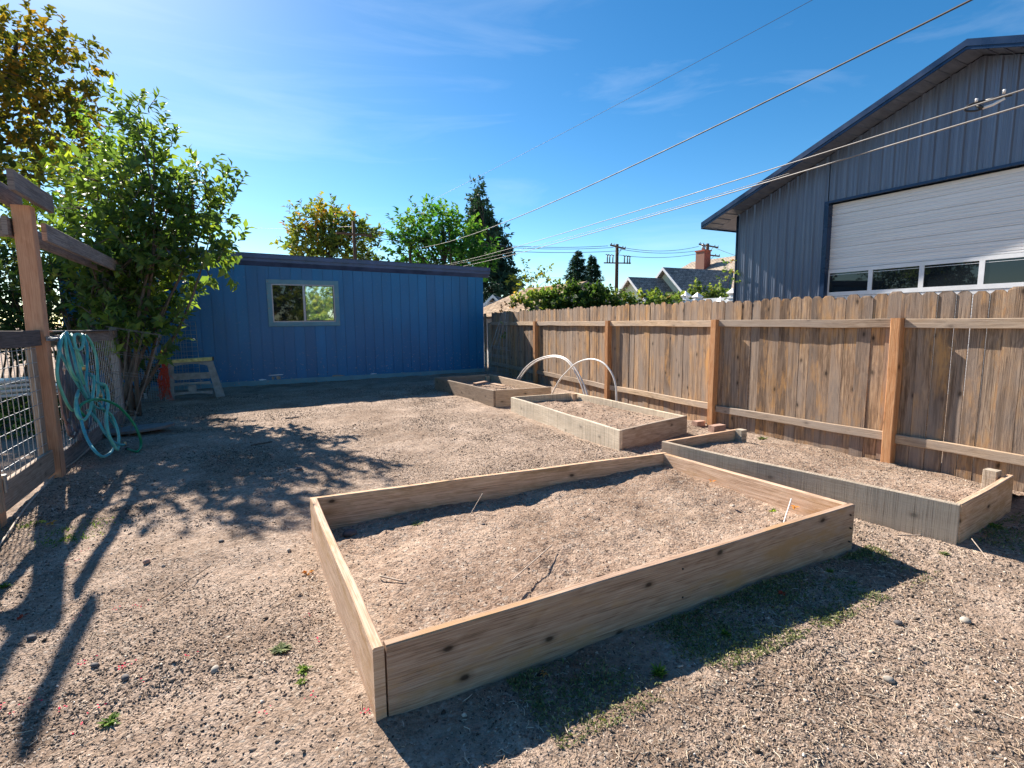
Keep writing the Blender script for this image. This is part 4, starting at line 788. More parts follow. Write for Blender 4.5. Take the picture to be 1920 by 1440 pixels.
for k, (px, py, dj) in enumerate(((252, 215, .1), (283, 228, -.2), (235, 300, .4), (330, 350, -.3), (405, 365, .2), (395, 440, -.1), (190, 350, .3), (160, 460, -.4), (300, 420, .5), (345, 500, -.5), (200, 520, .5), (265, 350, -.4))):
    a_ = root+np.array([(k % 4-1.5)*.11, (k//4-1)*.12, -.05]); stems.append((a_, at(px, py, D=10.9+dj), .042-.001*k, .008, .05))
plant('shrub_tree', root, 'tall many-stemmed shrub with broad glossy green leaves in front of the shed, left', 'tree', blobs, 120, .32, .165, .085, 'leaf_near', stems=stems, branch=.30, up=.55, shell=.35)
# big autumn maple (top left)
root = np.array([-8.5, 20.6, 0.])
ml = [(20, 95, 60, .6), (85, 100, 50, .6), (140, 105, 30, .55), (30, 160, 55, .75), (90, 165, 50, .65), (140, 170, 28, .5), (20, 225, 50, .7), (80, 230, 52, .7), (130, 215, 34, .6), (150, 255, 22, .35), (20, 290, 40, .35), (70, 290, 46, .45), (125, 280, 36, .5), (50, 345, 36, .4), (-50, 120, 70, .6), (-60, 240, 70, .6), (-60, 350, 60, .4), (-150, 300, 70, .4), (95, 335, 26, .8), (15, 395, 30, .5), ]
stems = [(at(-60, 560, D=20.8), at(-30, 300, D=20.8), .16, .10, .03), (at(-30, 300, D=20.8), at(30, 60, D=20.8), .10, .04, .04), (at(-50, 330, D=20.8), at(110, 325, D=20.6), .05, .015, .05), (at(-50, 290, D=20.8), at(100, 245, D=20.6), .055, .015, .06), (at(-40, 230, D=20.8), at(130, 180, D=20.8), .05, .012, .06), (at(-35, 180, D=20.8), at(120, 100, D=20.7), .045, .012, .06), (at(-50, 330, D=20.8), at(70, 390, D=20.6), .04, .012, .06), (root, at(-60, 560, D=20.8), .2, .16, .02)]
plant('maple_tree', root, 'large maple turning orange and yellow, cut off by the top left corner of the photo', 'tree', [(p_, r_, c_-.16) for p_, r_, c_ in pb(ml, 21, j=1.6)], 26, .6, .21, .16, 'leaf_maple', barkm='bark2', stems=stems, branch=.25, shell=.2, up=.1)
# yellow-green tree between the maple and the shrub
root = np.array([-4.0, 13.8, 0.])
ml = [(175, 235, 22, .3), (190, 262, 20, .3), (160, 290, 34, .6), (200, 300, 22, .4), (120, 330, 36, .7), (170, 345, 40, .6), (140, 390, 42, .7), (100, 400, 34, .7), (60, 400, 30, .6), (120, 440, 42, .8), (70, 450, 36, .8), (165, 430, 34, .6), (30, 430, 30, .7), (20, 470, 30, .8), (100, 490, 36, .8), (150, 500, 34, .7)]
plant('small_tree', root, 'yellow-green leafy tree behind the broad-leaved shrub, under the maple', 'tree', pb(ml, 13.9, j=.8), 90, .34, .12, .075, 'leaf_lime', stems=[(root, at(130, 420, D=13.9), .06, .02, .05), (root+[.1, .1, 0], at(170, 290, D=13.9), .05, .012, .05), (root-[.1, .1, 0], at(80, 440, D=13.9), .05, .012, .05)], branch=.25, shell=.2, up=.3)
# hedge shrubs behind the mesh fence
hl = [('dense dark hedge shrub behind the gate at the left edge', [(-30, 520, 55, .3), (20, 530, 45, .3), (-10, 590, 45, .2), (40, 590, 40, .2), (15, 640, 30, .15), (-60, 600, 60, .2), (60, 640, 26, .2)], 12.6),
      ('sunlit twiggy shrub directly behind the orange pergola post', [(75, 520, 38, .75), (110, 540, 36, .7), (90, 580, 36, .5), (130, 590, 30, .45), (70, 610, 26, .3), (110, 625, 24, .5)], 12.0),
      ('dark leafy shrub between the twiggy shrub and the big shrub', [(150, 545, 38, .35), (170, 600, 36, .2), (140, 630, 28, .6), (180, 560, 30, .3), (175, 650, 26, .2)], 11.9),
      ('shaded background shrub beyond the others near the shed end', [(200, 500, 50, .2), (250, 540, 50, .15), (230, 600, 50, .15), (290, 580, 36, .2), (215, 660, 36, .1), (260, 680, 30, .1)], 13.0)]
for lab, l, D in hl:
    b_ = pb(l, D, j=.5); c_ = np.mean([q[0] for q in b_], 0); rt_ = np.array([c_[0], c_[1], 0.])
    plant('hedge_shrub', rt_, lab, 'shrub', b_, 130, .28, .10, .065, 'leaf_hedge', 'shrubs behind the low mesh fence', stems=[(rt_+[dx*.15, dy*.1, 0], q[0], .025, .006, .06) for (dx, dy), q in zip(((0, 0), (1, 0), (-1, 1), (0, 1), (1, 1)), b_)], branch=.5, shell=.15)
# low leaf carpet beyond the mesh fence
v = []; 
n_ = 9000; P = np.stack([RNG.uniform(-9, -2.2, n_), RNG.uniform(9, 15, n_), RNG.uniform(.0, .25, n_)], 1); (v, f, r) = leaves(P, RNG.normal(size=(n_, 3)), RNG.normal(size=(n_, 3))+[0, 0, 2], .09, .06, RNG.random(n_)); build_np('ground_cover', v, f, M['leaf_hedge'], rnd=r, kind='stuff', label='low leafy ground cover in the neighbouring yard beyond the mesh fence')
for k in range(4):
    mb = MB(); z = .46+.07*k; x = -3.6+.05*(k % 2); mb.plank((x, 10.4, z), (x+.95-.06*k, 10.85, z), (.1, -.5, 0), (0, 0, .045), b=.012); one('pale_plank', mb, M['pvc'], ('lowest of the four pale planks stacked beyond the garden gate', 'second plank from the bottom of the pale stack beyond the garden gate', 'third plank from the bottom of the pale stack beyond the garden gate', 'topmost plank of the pale stack beyond the garden gate')[k], 'plank', 'pale planks stacked in the neighbouring yard')
for (x, y, l_) in ((-3.5, 10.3, 'left'), (-2.9, 10.65, 'right')): mb = MB(); mb.box((x, y-.3, 0), (x+.1, y+.1, .455)); one('support_block', mb, M['greyrail'], l_+' dark block holding up the pale planks beyond the garden gate', 'block')
# far trees -----------------------------------------------------------------
def fartree(name, lab, l, D, base, mat, per, ln, wd, twig, tr, group=None, **kw):
    b_ = pb(l, D, j=D*.045); rt_ = at(base, 600, D=D); rt_[2] = 0; top_ = at(base+kw.pop('lean', 0), min(q[1] for q in l)+25, D=D)
    return plant(name, rt_, lab, 'tree', b_, per, twig, ln, wd, mat, group, barkm='bark2', trunk=(top_, tr), branch=.04, shell=.2, **kw)
G_ = 'trees beyond the shed roof'
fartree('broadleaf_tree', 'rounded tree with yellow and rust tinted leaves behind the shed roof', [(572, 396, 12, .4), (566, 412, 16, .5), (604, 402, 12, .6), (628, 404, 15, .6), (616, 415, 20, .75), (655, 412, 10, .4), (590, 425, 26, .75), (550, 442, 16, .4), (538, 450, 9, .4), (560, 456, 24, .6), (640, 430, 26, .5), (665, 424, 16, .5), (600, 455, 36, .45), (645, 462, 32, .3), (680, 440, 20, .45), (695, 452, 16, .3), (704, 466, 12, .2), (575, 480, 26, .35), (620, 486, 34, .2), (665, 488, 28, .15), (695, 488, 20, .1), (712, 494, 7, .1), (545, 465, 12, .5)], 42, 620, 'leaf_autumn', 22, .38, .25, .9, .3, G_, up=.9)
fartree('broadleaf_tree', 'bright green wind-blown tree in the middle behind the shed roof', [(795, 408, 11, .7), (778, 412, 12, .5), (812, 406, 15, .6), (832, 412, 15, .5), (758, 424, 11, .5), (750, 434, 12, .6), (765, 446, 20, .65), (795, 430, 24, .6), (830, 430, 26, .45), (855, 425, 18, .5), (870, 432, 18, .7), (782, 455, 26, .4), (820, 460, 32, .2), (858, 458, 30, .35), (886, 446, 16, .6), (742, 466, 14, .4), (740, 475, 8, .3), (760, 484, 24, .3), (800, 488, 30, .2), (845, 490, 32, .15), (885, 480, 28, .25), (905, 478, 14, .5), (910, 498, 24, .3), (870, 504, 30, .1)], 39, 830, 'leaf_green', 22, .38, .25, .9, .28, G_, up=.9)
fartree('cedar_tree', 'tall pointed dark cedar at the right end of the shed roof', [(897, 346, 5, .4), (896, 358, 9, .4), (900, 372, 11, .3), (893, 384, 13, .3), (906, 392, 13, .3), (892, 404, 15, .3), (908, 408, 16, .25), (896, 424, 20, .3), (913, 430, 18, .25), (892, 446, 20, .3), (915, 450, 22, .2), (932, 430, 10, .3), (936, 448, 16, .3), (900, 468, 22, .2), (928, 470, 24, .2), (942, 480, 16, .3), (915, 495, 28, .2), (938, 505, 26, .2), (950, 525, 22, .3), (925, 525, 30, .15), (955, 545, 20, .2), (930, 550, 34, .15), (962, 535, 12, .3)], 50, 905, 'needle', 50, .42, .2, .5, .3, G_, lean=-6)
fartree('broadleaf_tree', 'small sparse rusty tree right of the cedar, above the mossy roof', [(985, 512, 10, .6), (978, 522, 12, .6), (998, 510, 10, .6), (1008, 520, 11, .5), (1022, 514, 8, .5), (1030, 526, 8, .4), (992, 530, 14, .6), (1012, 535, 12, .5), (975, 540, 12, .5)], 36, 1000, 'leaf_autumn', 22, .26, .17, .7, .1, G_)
def conifer(lab, px, ptop, pbot, D, wpx):
    rt_ = at(px, 600, D=D); rt_[2] = 0; top_ = at(px, ptop, D=D); t = thing('conifer_tree', rt_, lab, 'tree', 'pair of spruces on the skyline'); mb = MB(); mb.tube([rt_, top_], [.3, .03], 7); mb.build('trunk', M['bark2'], t, True)
    zb = at(px, pbot, D=D)[2]; Hh = top_[2]-zb; C, Dd = [], []; z = zb
    while z < top_[2]:
        q = (z-zb)/Hh; R_ = wpx/FPX*D*(1-q)**.85+.12
        for k in range(7):
            a_ = RNG.random()*6.28; L_ = R_*(.65+.5*RNG.random()); n_ = int(20*L_)+6
            t_ = RNG.random(n_)**.7; C.append(np.stack([rt_[0]+math.cos(a_)*L_*t_, rt_[1]+math.sin(a_)*L_*t_, z-.25*L_*t_+.22*L_*t_**2+RNG.normal(size=n_)*.05], 1)); Dd.append(np.tile([math.cos(a_), math.sin(a_), -.25], (n_, 1))+RNG.normal(size=(n_, 3))*.5)
        z += Hh*.045
    C = np.concatenate(C); Dd = np.concatenate(Dd); n_ = len(C); (v, f, r) = leaves(C, Dd, RNG.normal(size=(n_, 3))*.3+[0, 0, 1], .42, .14, np.clip(RNG.normal(size=n_)*.2+.35, 0, 1)); build_np('foliage', v, f, M['needle'], t, rnd=r)
conifer('left and wider of the two skyline spruces', 1083, 472, 545, 60, 30); conifer('right and slimmer of the two skyline spruces, cut by a forked top', 1110, 481, 545, 63, 22)
# ================================================================== NEIGHBOURING BUILDINGS
def rect_roof(parent, quad, mat, th=.08, name='roof'):
    mb = MB(); q = [np.array(p, float) for p in quad]; nn = np.cross(q[1]-q[0], q[3]-q[0]); nn /= np.linalg.norm(nn); nn = nn if nn[2] > 0 else -nn
    mb.prism(q, -nn*th); return mb.build(name, M[mat], parent)
def gable(parent, X, apx, apy, X2, half, drop, wall, roofm, rake=.16, ov=.35):
    """gable facing -X at plane X, apex at the pixel, ridge running to X2"""
    A = at(apx, apy, X=X); y, z = A[1], A[2]; s = drop/half
    mb = MB(); mb.prism([(X+ov, y-half*.92, 0), (X+ov, y+half*.92, 0), (X+ov, y+half*.92, z-drop*.92-.12), (X+ov, y, z-.12), (X+ov, y-half*.92, z-drop*.92-.12)], (X2-X-ov, 0, 0)); w = mb.build('wall', M[wall], parent)
    for sg in (1, -1):
        rect_roof(parent, [(X, y, z), (X2, y, z), (X2, y+sg*half, z-drop), (X, y+sg*half, z-drop)], roofm)
        mb = MB(); mb.prism([(X-.03, y, z+.01), (X-.03, y+sg*half, z-drop+.01), (X-.03, y+sg*half, z-drop-rake), (X-.03, y, z-rake)], (.03, 0, 0)); mb.build('bargeboard', M['white'], parent)
    return y, z
gh = thing('green_house', (23, 22, 0), 'pale green house with two small gables, grey shingle roofs and a brick chimney', 'house')
y1, z1 = gable(gh, 19.4, 1178, 519, 24.5, 2.3, 2.15, 'palegreen', 'shingle')
y2, z2 = gable(gh, 21.6, 1243, 501, 29.0, 2.9, 2.7, 'palegreen', 'shingle')
# main roof: ridge along Y, hipped left end, facing us
R0 = at(1297, 492, X=29.5); R1 = at(1384, 478, X=29.5); zr = (R0[2]+R1[2])/2; H0 = at(1225, 535, X=25.6)
mb = MB(); q = [(29.5, R0[1], zr), (29.5, R1[1]-9, zr), (22.6, R1[1]-9, 1.6), (22.6, R0[1]+2.5, 1.6)]; mb.prism(q, (0, 0, -.1)); mb.prism([(29.5, R0[1], zr-.01), (22.6, R0[1]+2.5, 1.59), (36, R0[1]+2.5, 1.59)], (0, 0, -.1)); mb.prism([(29.5, R0[1], zr), (29.5, R1[1]-9, zr), (36.4, R1[1]-9, 1.6), (36.4, R0[1]+2.5, 1.6)], (0, 0, -.1)); mb.build('main_roof', M['shingle2'], gh)
mb = MB(); mb.box((23, R1[1]-8.8, 0), (36, R0[1]+2, 1.65)); mb.build('wall', M['palegreen'], gh)
ca = at(1308, 490, X=28.2); cb = at(1325, 470, X=28.2)
mb = MB(); mb.box((28.0, cb[1], ca[2]-.8), (28.6, ca[1], cb[2]-.02)); mb.box((27.95, cb[1]-.05, cb[2]-.02), (28.65, ca[1]+.05, cb[2]+.06)); ch = mb.build('chimney', M['chimney'], gh)
m_ = (ca[1]+cb[1])/2; mb = MB(); mb.tube([(28.3, m_, cb[2]+.06), (28.3, m_, cb[2]+.42)], .12, 12); mb.tube([(28.3, m_, cb[2]+.40), (28.3, m_, cb[2]+.50)], [.2, .03], 12); mb.build('flue', M['galv'], ch, True)
def vent(px, py, X): 
    p = at(px, py, X=X); mb = MB(); mb.hexa([(p[0]-.2, p[1]-.18, p[2]-.14), (p[0]+.2, p[1]-.18, p[2]-.14), (p[0]+.2, p[1]+.18, p[2]-.02), (p[0]-.2, p[1]+.18, p[2]-.02), (p[0]-.16, p[1]-.14, p[2]+.05), (p[0]+.16, p[1]-.14, p[2]+.05), (p[0]+.16, p[1]+.14, p[2]+.10), (p[0]-.16, p[1]+.14, p[2]+.10)]); mb.build('roof_vent', M['galv'], gh)
for px, py, X in ((1209, 527, 20.6), (1240, 529, 21.8), (1267, 509, 23.3), (1291, 512, 24.8), (1314, 514, 26.3)): vent(px, py, X)
# mossy garage behind the fence
mg = thing('old_garage', (9.9, 15.8, 0), 'low old garage with a mossy tan shingle roof, overgrown by ivy behind the fence', 'garage')
A = at(1100, 527, X=9.9); B_ = at(984, 545, X=9.9); zr = A[2]; s_ = .62
mb = MB(); rect_roof(mg, [(9.9, A[1], zr), (9.9, B_[1], zr), (7.3, B_[1]+.2, zr-2.6*.42), (7.3, A[1], zr-2.6*.42)], 'shingle3', .07); rect_roof(mg, [(9.9, A[1], zr), (9.9, B_[1], zr), (12.5, B_[1], zr-2.6*.42), (12.5, A[1], zr-2.6*.42)], 'shingle3', .07)
for sg in (1, -1):
    mb = MB(); mb.prism([(9.9, A[1]-.03, zr+.01), (9.9+sg*2.6, A[1]-.03, zr+.01-2.6*.42), (9.9+sg*2.6, A[1]-.03, zr-.12-2.6*.42), (9.9, A[1]-.03, zr-.13)], (0, .03, 0)); mb.build('bargeboard', M['greyrail'], mg)
mb = MB(); mb.prism([(7.7, A[1]+.3, 0), (12.1, A[1]+.3, 0), (12.1, A[1]+.3, zr-1.05), (9.9, A[1]+.3, zr-.14), (7.7, A[1]+.3, zr-1.05)], (0, B_[1]-A[1]-.5, 0)); mb.build('wall', M['palegrey'], mg)
# small white house
wh = thing('white_house', (16.5, 33, 0), 'small distant white house gable between the shed and the mossy roof', 'house')
a_ = at(921, 553, D=36); mb = MB(); y_ = a_[1]; mb.prism([(a_[0]-2.2, y_, 0), (a_[0]+2.2, y_, 0), (a_[0]+2.2, y_, a_[2]-2.0), (a_[0], y_, a_[2]-.1), (a_[0]-2.2, y_, a_[2]-2.0)], (3.5, 5, 0)); mb.build('wall', M['palegrey'], wh)
for sg in (1, -1):
    rect_roof(wh, [(a_[0], y_-.2, a_[2]), (a_[0]+3.6, y_+5, a_[2]), (a_[0]+3.6+sg*2.5, y_+5, a_[2]-2.25), (a_[0]+sg*2.5, y_-.2, a_[2]-2.25)], 'shingle4'); mb = MB(); mb.prism([(a_[0], y_-.25, a_[2]+.02), (a_[0]+sg*2.5, y_-.25, a_[2]-2.23), (a_[0]+sg*2.5, y_-.25, a_[2]-2.42), (a_[0], y_-.25, a_[2]-.18)], (0, .04, 0)); mb.build('bargeboard', M['white'], wh)
w0 = at(922, 568, Y=y_-.06); mb = MB(); mb.box((w0[0]-.22, y_-.05, w0[2]-.35), (w0[0]+.22, y_-.01, w0[2]+.35)); wn_ = mb.build('window', M['white'], wh); mb = MB(); mb.box((w0[0]-.17, y_-.06, w0[2]-.30), (w0[0]+.17, y_-.055, w0[2]-.03)); mb.box((w0[0]-.17, y_-.06, w0[2]+.02), (w0[0]+.17, y_-.055, w0[2]+.30)); mb.build('pane', M['glass'], wn_)
# ivy mass on and beside the mossy garage, seen over the fence
iv = [(955, 578, 8, .7), (975, 574, 10, .6), (995, 572, 14, .55), (1018, 568, 17, .5), (1042, 565, 20, .4), (1066, 560, 20, .35), (1085, 556, 18, .15), (1105, 562, 24, .05), (1125, 560, 20, .1), (1142, 563, 18, .3), (1160, 568, 15, .5), (1178, 570, 15, .55), (1198, 568, 15, .6), (1218, 565, 15, .5), (1238, 565, 14, .6), (1258, 565, 14, .55), (1275, 562, 13, .5), (1293, 560, 14, .5), (1313, 558, 14, .55), (1333, 558, 14, .5), (1352, 556, 13, .55), (1368, 555, 12, .5), (1302, 545, 8, .5), (1060, 545, 8, .3), (1035, 552, 8, .5), (1108, 545, 10, .1), (972, 567, 9, .7), (992, 562, 10, .6), (1012, 559, 11, .55), (1034, 556, 11, .5), (1056, 550, 11, .45), (1076, 545, 10, .35), (1092, 541, 9, .2), (1120, 548, 9, .15)]
b_ = []
for q in iv:
    D = 14.2 if q[0] < 1262 else 17.6; b_ += pb([q], D, j=.25)
rt_ = at(1120, 600, D=14.5); rt_[2] = 0
b_ += [((p[0], p[1], max(.4, p[2]-.55)), r*1.3, c) for (p, r, c) in b_]
plant('ivy', rt_, 'thick ivy spilling over the old garage and along the back of the wooden fence', 'ivy', b_, 420, .17, .10, .09, 'leaf_ivy', stems=[(rt_, b_[9][0], .04, .01, .05), (rt_, b_[5][0], .03, .01, .05), (rt_+[.3, -.5, 0], b_[15][0], .03, .01, .05)], shell=.4)
b_ = pb([(940, 580, 6, .3), (952, 574, 7, .3), (968, 568, 8, .3), (985, 562, 8, .2), (1002, 558, 8, .3), (1020, 552, 7, .3), (1038, 547, 6, .4)], 15.3, j=.1)
plant('dried_vine', (9.0, 14.6, 1.8), 'rust-brown dried vine creeping up the mossy garage roof above the ivy', 'vine', b_, 220, .12, .07, .06, 'leaf_rust', flat=.5, shell=.3)
b_ = pb([(1366, 495, 7, .6), (1362, 508, 7, .5), (1368, 520, 8, .6), (1360, 532, 8, .5), (1368, 543, 9, .4), (1374, 505, 6, .8)], 15.4, j=.2); rt_ = at(1366, 600, D=20.6); rt_[2] = 0
plant('climbing_plant', rt_, 'slender climbing plant rising against the corner of the metal garage', 'plant', b_, 60, .2, .075, .055, 'leaf_ivy', stems=[(rt_, at(1364, 490, D=20.6), .015, .005, .02)], branch=.2)
# ================================================================== POLES AND WIRES
def pole(px, ptop, D, lab, arms, r=.14, extra=None):
    rt_ = at(px, 600, D=D); rt_[2] = 0; tp = at(px, ptop, D=D); t = thing('utility_pole', rt_, lab, 'utility pole'); mb = MB(); mb.tube([rt_, (rt_[0], rt_[1], tp[2])], [r*1.15, r*.85], 10); mb.build('pole', M['pole'], t, True)
    for (py, half, ang) in arms:
        z = at(px, py, D=D)[2]; dx, dy = math.cos(ang)*half, math.sin(ang)*half; mb = MB(); x, y = rt_[0], rt_[1]-r*1.2
        mb.plank((x-dx, y-dy, z), (x+dx, y+dy, z), (0, 0, .13), (-.10*math.sin(ang), .10*math.cos(ang), 0), wob=.002); o = mb.build('crossarm', M['pole'], t)
        for k in (-.95, -.6, .6, .95): mb = MB(); mb.tube([(x+dx*k, y+dy*k, z+.13), (x+dx*k, y+dy*k, z+.24)], [.03, .05], 8); mb.build('insulator', M['black'], o, True)
        for k in (-.45, .45): mb = MB(); mb.tube([(x+dx*k, y+dy*k, z+.02), (x, y, z-.55)], .02, 5); mb.build('brace', M['pole'], t)
    if extra:
        z = at(px, extra[0], D=D)[2]
        for k in extra[1]:
            mb = MB(); x, y = rt_[0]+k*.866, rt_[1]-.2-k*.5*0; mb.tube([(x, y, z-.35), (x, y, z+.35)], .055, 7); mb.tube([(x-.2, y, z+.38), (x+.12, y, z+.30)], .035, 5); mb.build('fuse_cutout', M['black'], t, True)
        mb = MB(); mb.tube([(rt_[0]-1.5, rt_[1]-.1, z-.35), (rt_[0]+1.5, rt_[1]-.1, z-.25)], .06, 6); mb.build('bracket', M['pole'], t)
    return t
pole(671, 415, 36, 'dark pole with one crossarm in front of the rust tinted tree', [(442, 1.15, .1)], .12)
pole(773, 454, 38, 'short plain pole top in front of the green tree', [], .11)
pole(1155, 458, 48, 'tall brown pole with a crossarm and a row of fuse cutouts', [(465, 1.5, .45)], .17, (487, (-1.4, -1.1, -.7, .8, 1.2, 1.5)))
pole(1322, 457, 56, 'pole with two crossarms half hidden behind the brick chimney', [(463, 1.9, .25), (480, 1.9, .15)], .17)
def wire(a_, b_, sag, r, lab, name='cable', mat='cable', n_=26):
    a_, b_ = np.array(a_), np.array(b_); mb = MB(); mb.tube([a_+(b_-a_)*t-np.array([0, 0, sag*4*t*(1-t)]) for t in np.linspace(0, 1, n_)], r, 6, cap=False); return one(name, mb, M[mat], lab, 'cable', smooth=True)
M['cable'] = plain('weathered_cable', (.035, .03, .03), .6, 0, .2, 5); M['cable2'] = plain('pale_cable', (.17, .155, .145), .5, 0, .2, 5)
wire(at(775, 466, D=38), at(2100, -140, D=7), .55, .0115, 'thick twisted service cable rising from the short pole to the top of the photo')
wire(at(700, 428, D=37), at(1560, -20, D=16), .15, .006, 'very thin high wire crossing the blue sky from the dark pole')
wire(at(835, 496, D=30), at(2150, 95, D=5.5), .12, .0065, 'upper of two pale wires passing in front of the metal garage', mat='cable2')
wire(at(862, 500, D=30), at(2150, 128, D=5.5), .12, .0075, 'lower of two pale wires passing in front of the metal garage', mat='cable2')
wire(at(842, 497, D=29), at(1480, 325, D=9.2), .14, .0045, 'short thin wire strung between the two pale wires', mat='cable2')
for k, (a_, b_) in enumerate((((690, 431, 36), (1140, 461, 48)), ((692, 435, 36), (1150, 464, 48)), ((690, 444, 36), (1165, 470, 48)))):
    wire(at(a_[0], a_[1], D=a_[2]), at(b_[0], b_[1], D=b_[2]), .5, .022, ('topmost', 'middle', 'lowest')[k]+' of three power lines between the dark pole and the cutout pole')
for k, (a_, b_) in enumerate((((1162, 463, 48), (1310, 462, 56)), ((1162, 467, 48), (1330, 466, 56)), ((1160, 478, 48), (1330, 471, 56)))):
    wire(at(a_[0], a_[1], D=a_[2]), at(b_[0], b_[1], D=b_[2]), .4, .022, ('topmost', 'middle', 'lowest')[k]+' of three power lines between the cutout pole and the chimney pole')
wire(at(1335, 462, D=56), at(1480, 500, D=50), .3, .02, 'power line running right from the chimney pole behind the metal garage'); wire(at(440, 425, D=60), at(665, 424, D=37), .2, .016, 'thin wire entering from the left behind the shrub to the dark pole')
wire(at(935, 513, D=50), at(1075, 520, D=60), .2, .018, 'thin wire in front of the cedar near the sparse tree'); wire(at(912, 542, D=52), at(990, 545, D=52), .1, .018, 'low thin wire just above the small white house')
# splice on the upper wire in front of the garage
la = [at(1920-30, 172, D=6.2), at(1812, 203, D=6.6)]
spm = MB(); spm.tube(spline([at(x, y, D=6.45) for x, y in ((1898, 178), (1870, 184), (1840, 190), (1822, 195), (1810, 203), (1812, 208), (1828, 208), (1842, 204))], 6), .009, 6)
so_ = thing('cable_splice', at(1850, 200, D=6.45), 'looped cable splice with white clamps hanging on the wire before the garage', 'cable splice'); spm.build('loop', M['black'], so_, True)
mb = MB(); mb.tube([at(1848, 189, D=6.45), at(1892, 178, D=6.45)], .014, 8); mb.tube([at(1832, 196, D=6.45), at(1842, 204, D=6.45)], .017, 8); mb.build('sleeve', M['black'], so_, True)
mb = MB(); mb.tube([at(1842, 203, D=6.45), at(1862, 196, D=6.45), at(1884, 184, D=6.45)], .012, 8); mb.build('clamp_bar', M['pvc'], so_, True)
for x, y in ((1831, 189), (1883, 172)): mb = MB(); mb.tube([at(x-3, y, D=6.45), at(x+3, y-1, D=6.45)], .019, 8); mb.build('clamp', M['pvc'], so_, True)
# trees on the camera side, seen in the window panes
for k, (x, y, h, mt) in enumerate(((5.5, -14, 3.2, 'leaf_lime'), (9.5, -17, 3.4, 'leaf_green'), (1.5, -17, 3.4, 'leaf_autumn'))):
    bl = [((x+RNG.normal()*1.5, y+RNG.normal()*1.0, 1+RNG.random()*h*1.2), 1.2, .6) for _ in range(12)]; plant('garden_tree', (x, y, 0), ('yellow-green', 'plain green', 'autumn-tinted')[k]+' garden tree behind the viewer, mirrored in the shed window', 'tree', bl, 36, .4, .24, .16, mt, trunk=((x, y, h+.5), .14))
# ================================================================== GROUND LITTER
def inbed(x, y):
    m = (x > .34) & (x < 3.52) & (y > 1.79) & (y < 3.76)
    m |= (x > 3.7-.02+(3.8-y)*.19) & (x < 5.9) & (y > 1.5) & (y < 3.9)
    m |= (x > 3.75) & (x < 5.2) & (y > 4.5) & (y < 7.6); m |= (x > 3.8) & (x < 5.2) & (y > 8) & (y < 11.1); return m
def hgt(x, y): return gz(x, y)+clods(x, y)
def cone_pts(n, r0, r1, power=1.5):
    """ground points in the yard, denser towards the camera"""
    out = []
    while sum(len(o) for o in out) < n:
        k = n*3; u_ = RNG.random(k); d = (r0**(2-power)+(r1**(2-power)-r0**(2-power))*u_)**(1/(2-power)); a_ = YAW+RNG.uniform(-.86, .86, k)
        x, y = d*np.sin(a_), d*np.cos(a_); m = (RNG.random(k) < np.clip((fbm(x*1.1, y*1.1, 4, 91)-.36)*5, .12, 1)) & (x > -1.7) & (x < 5.85) & (y < 14) & ~inbed(x, y); out.append(np.stack([x[m], y[m]], 1))
    return np.concatenate(out)[:n]
OCT = np.array([[1, 0, 0], [.3, 1, 0], [-.8, .5, 0], [-.9, -.4, 0], [.2, -1, 0], [0, 0, 1.], [0, 0, -1.]]); OF = np.array([[i, (i+1) % 5, 5] for i in range(5)]+[[(i+1) % 5, i, 6] for i in range(5)])
def chips(P, z, s, aspect, thick, tilt, rnd, name, mat, parent=None, **k):
    n = len(P); yaw = RNG.random(n)*6.283; v = np.tile(OCT, (n, 1, 1))*(1+RNG.normal(size=(n, 7, 3))*.22)*np.stack([s, s*aspect, s*thick], 1)[:, None]
    tx, ty = RNG.normal(size=n)*tilt, RNG.normal(size=n)*tilt; c, s_ = np.cos(yaw)[:, None], np.sin(yaw)[:, None]
    zz = v[..., 2]+v[..., 0]*tx[:, None]+v[..., 1]*ty[:, None]; x = v[..., 0]*c-v[..., 1]*s_; y = v[..., 0]*s_+v[..., 1]*c
    v = np.stack([x+P[:, :1], y+P[:, 1:2], zz+z[:, None]], -1).reshape(-1, 3); f = (np.arange(n)[:, None, None]*7+OF[None]).reshape(-1, 3)
    return build_np(name, v, f, M[mat], parent, rnd=np.repeat(rnd, 10), **k)
def straws(P, z, L_, w, rnd, name, mat, parent=None, **k):
    n = len(P); a_ = RNG.random(n)*6.283; d = np.stack([np.cos(a_), np.sin(a_), RNG.normal(size=n)*.14], 1); s_ = np.stack([-np.sin(a_), np.cos(a_), np.zeros(n)], 1); b_ = RNG.normal(size=n)*.18
    c = np.concatenate([P, (z+w*.6)[:, None]], 1); pts = [c-d*L_[:, None]*.5, c+s_*(b_*L_)[:, None]+[0, 0, .004], c+d*L_[:, None]*.5]; V = []
    for p in pts: V += [p+s_*w[:, None], p-s_*w[:, None], p+np.array([0, 0, 1.])*w[:, None]*1.4]
    v = np.stack(V, 1).reshape(-1, 3); o = np.array([[0, 1, 4, 3], [1, 2, 5, 4], [2, 0, 3, 5], [3, 4, 7, 6], [4, 5, 8, 7], [5, 3, 6, 8]]); f = (np.arange(n)[:, None, None]*9+o[None]).reshape(-1, 4)
    return build_np(name, v, f, M[mat], parent, rnd=np.repeat(rnd, 6), **k)
n = 150000; P = cone_pts(n, .9, 12.5, 1.45); d = np.hypot(P[:, 0], P[:, 1]); s = (.0035+.0052*RNG.random(n)**2.2*(1+.25*RNG.random(n)))*(.50+.15*d**.8); dens = fbm(P[:, 0]*1.6, P[:, 1]*1.6, 3, 77)
s *= np.clip(.5+1.1*dens, .6, 1.3)
